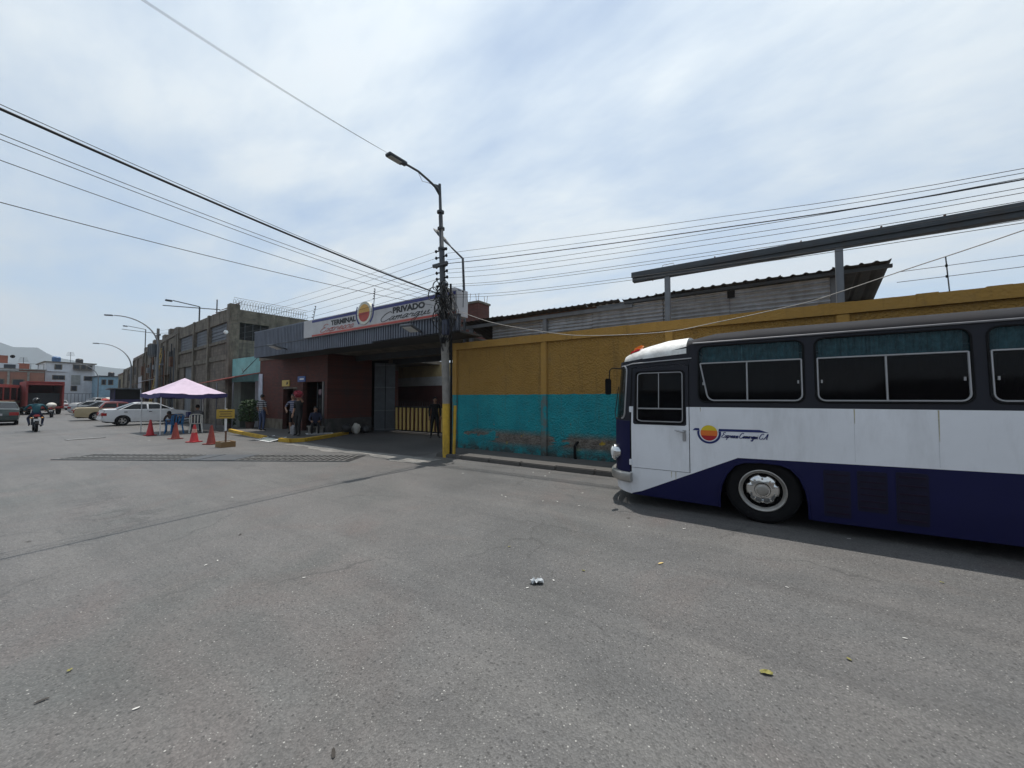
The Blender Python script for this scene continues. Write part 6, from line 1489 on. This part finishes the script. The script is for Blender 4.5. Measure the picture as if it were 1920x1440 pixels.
for i in range(n + 1):
    for j in range(n + 1):
        u = -1 + 2 * i / n; v = -1 + 2 * j / n; m_ = max(abs(u), abs(v)); dg_ = min(abs(u), abs(v)) / max(m_, 1e-6)
        h = (1 - m_) ** 1.12 * (TP - TE) + TE - (.05 * math.sin(m_ * math.pi) * (1 - dg_ ** 3)) - (.07 * m_ ** 6 * (1 - dg_ ** 2) * (.5 + .5 * math.cos(dg_ * math.pi * 2)))
        vs.append((cx + u * (TX1 - TX0 + .1) / 2, cy + v * (TY1 - TY0 + .1) / 2, h + .01 * math.sin(i * 2.1) * math.sin(j * 1.7)))
k = n + 1; mb.add(vs, [(i * k + j, (i + 1) * k + j, (i + 1) * k + j + 1, i * k + j + 1) for i in range(n) for j in range(n)]); mb.build('roof_fabric', m_tent, tn, smooth=True, fix=False)
def valance(p, q, up_in):
    p = Vector(p); q = Vector(q); mb = MB(); vs = []; m = 40
    for i in range(m + 1):
        f = i / m; b = p.lerp(q, f); zt = TE - .07 * math.sin(f * math.pi) ** 2 + .0
        vs += [(b.x, b.y, zt + .012), (b.x, b.y, zt - .16 - .03 * abs(math.sin(f * math.pi * 6)))]
    mb.add(vs, [(2 * i, 2 * i + 1, 2 * i + 3, 2 * i + 2) for i in range(m)]); mb.build('valance', m_tentd, tn, smooth=True, fix=False)
e = .055
cs_ = [(TX0 - e, TY0 - e, 0), (TX1 + e, TY0 - e, 0), (TX1 + e, TY1 + e, 0), (TX0 - e, TY1 + e, 0)]
for a, b in zip(cs_, cs_[1:] + cs_[:1]): valance(a, b, 0)
for a, b in (((TX0, TY0, 1.75), (TX1, TY0, 1.75)), ((TX1, TY0, 1.75), (TX1, TY1, 1.75)), ((TX1, TY1, 1.75), (TX0, TY1, 1.75)), ((TX0, TY1, 1.75), (TX0, TY0, 1.75))):
    mb = MB(); mb.bar(a, b, .02, .03); mb.build('truss', m_steel, tn)
def plastic_chair(label, loc, rz, mat):
    t = thing('plastic_chair', label, 'chair', loc, rz)                        # faces +y
    mb = LB(); mb.box(-.22, .22, -.2, .24, .42, .45); mb.build('seat', mat, t, bevel=.012)
    for x in (-.2, .2):
        for y in (-.2, .22): mb = LB(); mb.bar((x, y, .43), (x * 1.25, y * 1.25, 0), .045, .035); mb.build('leg', mat, t)
        mb = LB(); mb.tube([(x * 1.1, .2, .44), (x * 1.22, .22, .66), (x * 1.2, -.18, .68)], .02, 6); mb.build('armrest', mat, t, smooth=True)
    for k in range(4):
        x = -.17 + k * .113; mb = LB(); mb.bar((x, -.21, .45), (x * 1.05, -.29, .84), .05, .012, up=(0, 1, 0)); mb.build('back_slat', mat, t)
    mb = LB(); mb.tube([(-.23, -.2, .45), (-.24, -.29, .84), (-.12, -.31, .89), (.12, -.31, .89), (.24, -.29, .84), (.23, -.2, .45)], .02, 6); mb.build('back_frame', mat, t, smooth=True)
    return t
plastic_chair('white plastic armchair under the canopy holding the person in the grey shirt', (-23.15, 7.0, 0), R(75), M('plastic_white', (.62, .61, .56), .5))
plastic_chair('blue plastic armchair under the canopy holding the bent person', (-23.35, 6.25, 0), R(100), M('plastic_blue', (.02, .15, .36), .45))
tb = thing('folding_table', 'small dark red folding table with goods under the canopy', 'table', (-23.95, 6.75, 0))
mb = MB(); mb.box(-24.3, -23.7, 6.4, 7.2, .70, .74); mb.build('table_top', M('table_red', (.14, .03, .03), .6), tb, bevel=.008)
for x in (-24.25, -23.75):
    for y in (6.45, 7.15): mb = MB(); mb.box(x - .02, x + .02, y - .02, y + .02, 0, .70); mb.build('leg', m_steeld, tb)
mb = MB(); mb.box(-24.25, -23.85, 6.9, 7.15, .74, .98); o = mb.build('crate', M('crate_blue', (.02, .03, .18), .5), bevel=.02); tag(o, 'dark blue plastic crate on the folding table under the canopy', 'crate')
mb = MB(); mb.ball((-23.95, 6.6, .84), (.2, .15, .10), 12, 8); o = mb.build('sack', m_sack, smooth=True); tag(o, 'pale plastic bag of goods on the folding table under the canopy', 'bag')
# cones
def cone(label, loc, h, m1, band):
    t = thing('traffic_cone', label, 'cone', loc, R(random.uniform(0, 80)))
    mb = LB(); mb.box(-.19, .19, -.19, .19, 0, .035); mb.build('base', m1, t, bevel=.012)
    mb = LB(); mb.lathe([(.15, .03), (.135, .06), (.035, h - .02), (.028, h), (.02, h)], Matrix(), 20); b = mb.build('cone_body', m1, t, smooth=True)
    if band:
        z0, z1 = h * .55, h * .75; r0 = .135 - .1 * (z0 - .06) / (h - .08); r1 = .135 - .1 * (z1 - .06) / (h - .08)
        mb = LB(); mb.lathe([(r0 + .004, z0), (r1 + .004, z1)], Matrix(), 20); mb.build('reflective_band', M('cone_band', (.55, .30, .24), .4) if 'cone_band' not in bpy.data.materials else bpy.data.materials['cone_band'], t)
    return t
m_cr = M('cone_red', (.40, .02, .025), .5, stain=.3, stain_c=(.2, .03, .03)); m_co = M('cone_faded', (.20, .028, .02), .6, stain=.5, stain_c=(.10, .03, .025))
cone('clean red traffic cone standing by the canopy leg', (-22.93, 5.30, 0), .70, m_cr, False)
cone('dirty orange red traffic cone between the two red ones', (-20.13, 5.43, 0), .66, m_co, False)
cone('red traffic cone with a pale reflective band', (-18.08, 5.43, 0), .66, m_cr, True)
cone('dirty orange red traffic cone beside the yellow board', (-16.73, 5.52, 0), .68, m_co, False)
# yellow board on a post in a wooden tub
yb = thing('board_stand', 'yellow notice board on a red and white post in a wooden box', 'sign', (-15.43, 5.5, 0))
m_bx = M('box_wood', (.24, .14, .06), .8, stain=.4)
for a in ((-15.65, -15.21, 5.28, 5.31), (-15.65, -15.21, 5.69, 5.72), (-15.65, -15.62, 5.31, 5.69), (-15.24, -15.21, 5.31, 5.69)):
    mb = MB(); mb.box(*a, 0, .19); mb.build('box_board', m_bx, yb)
mb = MB(); mb.box(-15.62, -15.24, 5.31, 5.69, .01, .165); mb.build('concrete_fill', m_apron, yb)
mb = MB(); mb.tube([(-15.43, 5.5, .1), (-15.43, 5.5, .55)], .028, 8); mb.build('post_lower', m_rust, yb); mb = MB(); mb.tube([(-15.43, 5.5, .55), (-15.43, 5.5, 1.3)], .026, 8); mb.build('post_upper', m_white, yb)
mb = MB(); c = Vector((-15.41, 5.47, 1.12)); mb.obox(c, (.04, .50, .31), R(-25)); bd = mb.build('board', M('board_yellow', (.42, .27, .04), .6, stain=.4, stain_c=(.2, .13, .03)), yb)
for k in range(3):
    mb = MB(); mb.obox(c + Vector((.022, .0, .08 - .08 * k)), (.004, .36 - .06 * (k % 2), .026), R(-25)); mb.build('print_line', M('print_dark', (.10, .06, .02), .6) if k == 0 else bpy.data.materials['print_dark'], bd)

# ---------------------------------------------------------------- drain across the road
A_ = Vector((-16.3, 2.18, 0)); B_ = Vector((-9.4, 6.44, 0)); D_ = (B_ - A_); LEN = D_.length; rzz = math.atan2(D_.y, D_.x)
dr = thing('drain_channel', 'long slotted steel drain channel crossing the road', 'drain', A_, rzz)
lbox('trough_shade', dr, m_dark, 0, LEN, -.50, .50, -.03, .005)  # flat near-black sheet painted as the shaded depth under the grates
for y in (-.515, .515): lbox('frame', dr, m_steeld, 0, LEN, y - .02, y + .02, -.03, .016)
gp = None; u = .02
m_gr = M('worn_grate', (.15, .147, .14), .55, .4, var=.3, vs_=8)
while u < LEN - .5:
    f = u / LEN
    if .42 < f < .68 and int(u * 2) % 5 != 0:
        lbox('cover_plate', dr, m_steeld, u, u + .48, -.49, .49, .006, .018 + random.uniform(0, .008))
    else:
        if gp is None:
            mb = LB()
            for k in range(3): mb.box(.03 + k * .164, .085 + k * .164, -.49, .49, .004, .018)
            mb.box(0, .49, -.49, -.45, .004, .019); mb.box(0, .49, .45, .49, .004, .019); mb.box(0, .49, -.03, .03, .004, .017)
            gp = mb.build('grate_panel', m_gr, dr); o = gp
        else: o = gp.copy(); col.objects.link(o)
        o.location = (u, random.uniform(-.004, .004), random.uniform(0, .006)); o.rotation_euler = (0, 0, R(random.uniform(-.6, .6)))
    u += .5
mb = MB(); mb.obox((-23.2, 3.4, .012), (.30, 1.1, .022), R(12)); o = mb.build('steel_plate', M('pale_steel', (.20, .20, .195), .5, .3, stain=.3), bevel=.004); tag(o, 'pale steel plate lying on the road left of the cones', 'plate')
# ---------------------------------------------------------------- shrub in a pot
def shrub(label, loc, h, wd, n):
    t = thing('potted_shrub', label, 'plant', loc); x, y, z = loc
    mb = MB(); mb.lathe([(.16, 0), (.22, .3), (.24, .32), (.20, .32), (.18, .1)], Matrix.Translation(loc), 16); mb.build('pot', M('pot_clay', (.10, .06, .05), .8) if 'pot_clay' not in bpy.data.materials else bpy.data.materials['pot_clay'], t, smooth=True)
    rr = random.Random(int(abs(x * 10)))
    for k in range(5):
        a = rr.uniform(0, 6.28); mb = MB(); mb.tube([(x, y, z + .2), (x + .1 * math.cos(a), y + .1 * math.sin(a), z + h * .5), (x + .3 * wd * math.cos(a), y + .3 * wd * math.sin(a), z + h * .85)], [.02, .014, .006], 5); mb.build('stem', m_rust, t)
    mb = MB()
    for k in range(n):
        a = rr.uniform(0, 6.28); q = rr.random() ** .5; hh = rr.uniform(.25, 1.0) * h; wv = wd * (.55 + .45 * math.sin(hh / h * 3.0)) * q
        c = Vector((x + wv * math.cos(a), y + wv * math.sin(a), z + hh)); s = rr.uniform(.04, .085)
        u_ = Vector((rr.uniform(-1, 1), rr.uniform(-1, 1), rr.uniform(-.6, .8))).normalized(); v_ = u_.cross(Vector((rr.uniform(-1, 1), rr.uniform(-1, 1), 1))).normalized()
        mb.add([c - u_ * s, c + v_ * s * .4, c + u_ * s, c - v_ * s * .4], [(0, 1, 2, 3)])
    o = mb.build('foliage', m_leaf, t, fix=False); o['kind'] = 'stuff'
shrub('dense dark green shrub in a pot in front of the teal shop', (-22.3, 9.0, .125), 1.45, .55, 1600)
shrub('small leafy plant in a pot under the lean-to', (-24.6, 8.9, 0), .9, .35, 500)
# ---------------------------------------------------------------- litter on the road
def g_(px, py):
    x = (px - 960) / 720; y = -(py - 720) / 720; th = math.atan(27 / 720.)
    upv = y * math.cos(th) + math.sin(th); f = math.cos(th) - y * math.sin(th); a = R(123.8); t = -CAM_H / upv
    return Vector((t * (f * math.cos(a) + x * math.sin(a)), t * (f * math.sin(a) - x * math.cos(a)), 0))
def scrap(name, label, cat, p, sx, sy, mat, rz, group=None, crumple=.3, n=5, z=.006):
    mb = MB(local=True); rr = random.Random(int(p.x * 977 + p.y * 131)); vs = []
    for i in range(n):
        for j in range(n):
            u = -1 + 2 * i / (n - 1); v = -1 + 2 * j / (n - 1); q = 1 - .25 * (u * u * v * v)
            vs.append((u * sx * q * rr.uniform(.85, 1.1), v * sy * q * rr.uniform(.85, 1.1), z + rr.random() * crumple * min(sx, sy)))
    mb.add(vs, [(i * n + j, (i + 1) * n + j, (i + 1) * n + j + 1, i * n + j + 1) for i in range(n - 1) for j in range(n - 1)])
    o = mb.build(name, mat, None, fix=False); o.location = p; o.rotation_euler = (0, 0, rz); tag(o, label, cat, group); return o
m_pap = M('litter_paper', (.52, .51, .48), .8, var=.15); m_bag = M('clear_bag', (.55, .57, .58), .35, var=.25, vs_=30); m_lf = M('yellow_leaf', (.22, .20, .05), .7, var=.3); m_stk = M('straw', (.55, .40, .16), .8); m_dk = M('litter_dark', (.03, .025, .02), .8)
scrap('plastic_bag', 'crumpled clear plastic bag lying alone on the open road', 'bag', g_(1007, 1094), .062, .036, m_bag, R(35), crumple=1.1, n=8)
scrap('wood_chip', 'pale yellow sliver of wood lying on the road near the bus', 'chip', g_(1239, 1057), .035, .010, m_stk, R(60), crumple=.4)
scrap('dry_leaf', 'large curled yellow green leaf lying on the open road', 'leaf', g_(1437, 1264), .036, .018, m_lf, R(20), crumple=.9)
for px, py in ((955, 1026), (1766, 1093), (1094, 1071), (1592, 1238), (130, 1259)): scrap('dry_leaf', 'small yellowing leaf lying on the road', 'leaf', g_(px, py), .016, .009, m_lf, R(px), 'small leaves on the road', .8)
for px, py in ((1092, 925), (1030, 887), (1000, 886), (1045, 941), (1022, 893), (1180, 989), (1476, 1102), (1697, 1198), (989, 1103), (1283, 992), (1038, 1089), (868, 888), (941, 929), (948, 932), (435, 933), (570, 1084), (408, 1052), (386, 1060), (255, 1330), (280, 826), (205, 795), (262, 827), (1592, 1011), (1018, 940), (1086, 949), (1475, 951)):
    p = g_(px, py); k = max(.6, min(1.8, p.length / 7)); scrap('paper_scrap', 'tiny pale paper scrap lying on the road', 'litter', p, .026 * k, .010 * k, m_pap, R(px * 1.7), 'paper scraps on the road', .3, 3)
for px, py in ((54, 1016), (450, 1003), (79, 1315), (1178, 972), (625, 1415)): scrap('dark_scrap', 'small dark scrap lying on the road', 'litter', g_(px, py), .03, .009, m_dk, R(px * 1.1), 'dark scraps on the road', .3, 3)

# ---------------------------------------------------------------- clutter along the office front, grit in the gutter, rooftop tanks
m_bk = M('dark_plastic', (.03, .03, .033), .5, var=.4, vs_=8)
for (x, y, r_, m_), lab in (((-15.95, 10.35, (.22, .2, .2), m_bk), 'dark rubbish bag slumped on the plinth side nearest the ramp'), ((-15.98, 10.85, (.18, .2, .26), m_sack), 'pale sack standing between two dark bags at the driveway wall'), ((-15.95, 11.35, (.22, .22, .2), m_bk), 'dark rubbish bag beside the grey gate leaf')):
    mb = MB(); z0 = .125 if y < 10.4 else .004; mb.ball((x, y, z0 + r_[2] * .9), r_, 12, 8); rn = random.Random(int(y * 10)); mb.v = [(a + rn.uniform(-.02, .02), b + rn.uniform(-.02, .02), max(z0, c + rn.uniform(-.03, .03))) for a, b, c in mb.v]
    tag(mb.build('rubbish_bag', m_, smooth=True), lab, 'bag')
for a, b in (((-16.3, 8.75), (-15.75, 9.55)), ((-15.75, 9.55), (-16.15, 9.75)), ((-16.15, 9.75), (-16.75, 8.95)), ((-16.75, 8.95), (-16.3, 8.75))):
    mb = MB(); mb.bar((*a, .130), (*b, .130), .07, .008); mb.build('painted_edge', m_white, pf)
rg = random.Random(21); mb = MB()
for k in range(1500):
    if k < 1000: x = rg.uniform(-7.8, 3.5); y = 7.88 - abs(rg.gauss(0, .16))
    else: x = rg.uniform(-14.5, -7.8); y = 7.1 + rg.gauss(0, .22)
    s_ = rg.uniform(.004, .013); h = s_ * rg.uniform(.5, 1.0); a = rg.uniform(0, 6.28)
    c, d = math.cos(a) * s_, math.sin(a) * s_
    mb.add([(x + c, y + d, .001), (x - d, y + c, .001), (x - c, y - d, .001), (x + d, y - c, .001), (x, y, .001 + h)], [(0, 1, 4), (1, 2, 4), (2, 3, 4), (3, 0, 4)])
o = mb.build('grit', M('grit_stone', (.17, .16, .145), .9, var=.5, vs_=40), fix=False); tag(o, 'fine grit gathered along the kerb and driveway lip', 'grit', kind='stuff')
for (x, y, z, r_, h, m_), lab in (((-97, 10.6, 7.54, .5, 1.0, M('tank_blue', (.05, .12, .25), .5)), 'blue round water tank on the roof of the white house'), ((-97.5, 13.2, 7.54, .45, .9, m_bk), 'black round water tank on the roof of the white house'), ((-92.5, 16.2, 5.34, .4, .8, m_bk), 'black round water tank on the roof of the blue house')):
    mb = MB(); mb.lathe([(r_ * .95, 0), (r_, .1), (r_, h * .8), (r_ * .7, h * .95), (r_ * .2, h)], Matrix.Translation((x, y, z)), 16); tag(mb.build('water_tank', m_, smooth=True), lab, 'water tank')
for (x, y, z), lab in (((-96, 12.0, 7.54), 'television aerial on the roof of the white house'), ((-93.4, 7.0, 6.04), 'television aerial on the roof of the red brick house')):
    t = thing('aerial', lab, 'aerial', (x, y, z)); mb = MB(); mb.tube([(x, y, z), (x, y, z + 1.8)], .03, 5); mb.build('mast', m_steeld, t)
    for k in range(4): mb = MB(); mb.tube([(x, y - .5 + .05 * k, z + 1.2 + .18 * k), (x, y + .5 - .05 * k, z + 1.2 + .18 * k)], .02, 4); mb.build('element', m_steeld, t)
# ---------------------------------------------------------------- the air: pale even haze that fades the far hills
hz = MB(); hz.box(-3400, 1100, -1100, 1700, -1.2, 420)
mh = bpy.data.materials.new('haze_air'); mh.use_nodes = True; th_ = mh.node_tree; th_.nodes.clear()
vo = N(th_, 'ShaderNodeVolumePrincipled'); vo.inputs['Color'].default_value = (.80, .89, 1.0, 1); vo.inputs['Density'].default_value = .00028; vo.inputs['Anisotropy'].default_value = .2
oo = N(th_, 'ShaderNodeOutputMaterial'); th_.links.new(vo.outputs[0], oo.inputs['Volume'])
ho = hz.build('haze', mh); ho['kind'] = 'stuff'
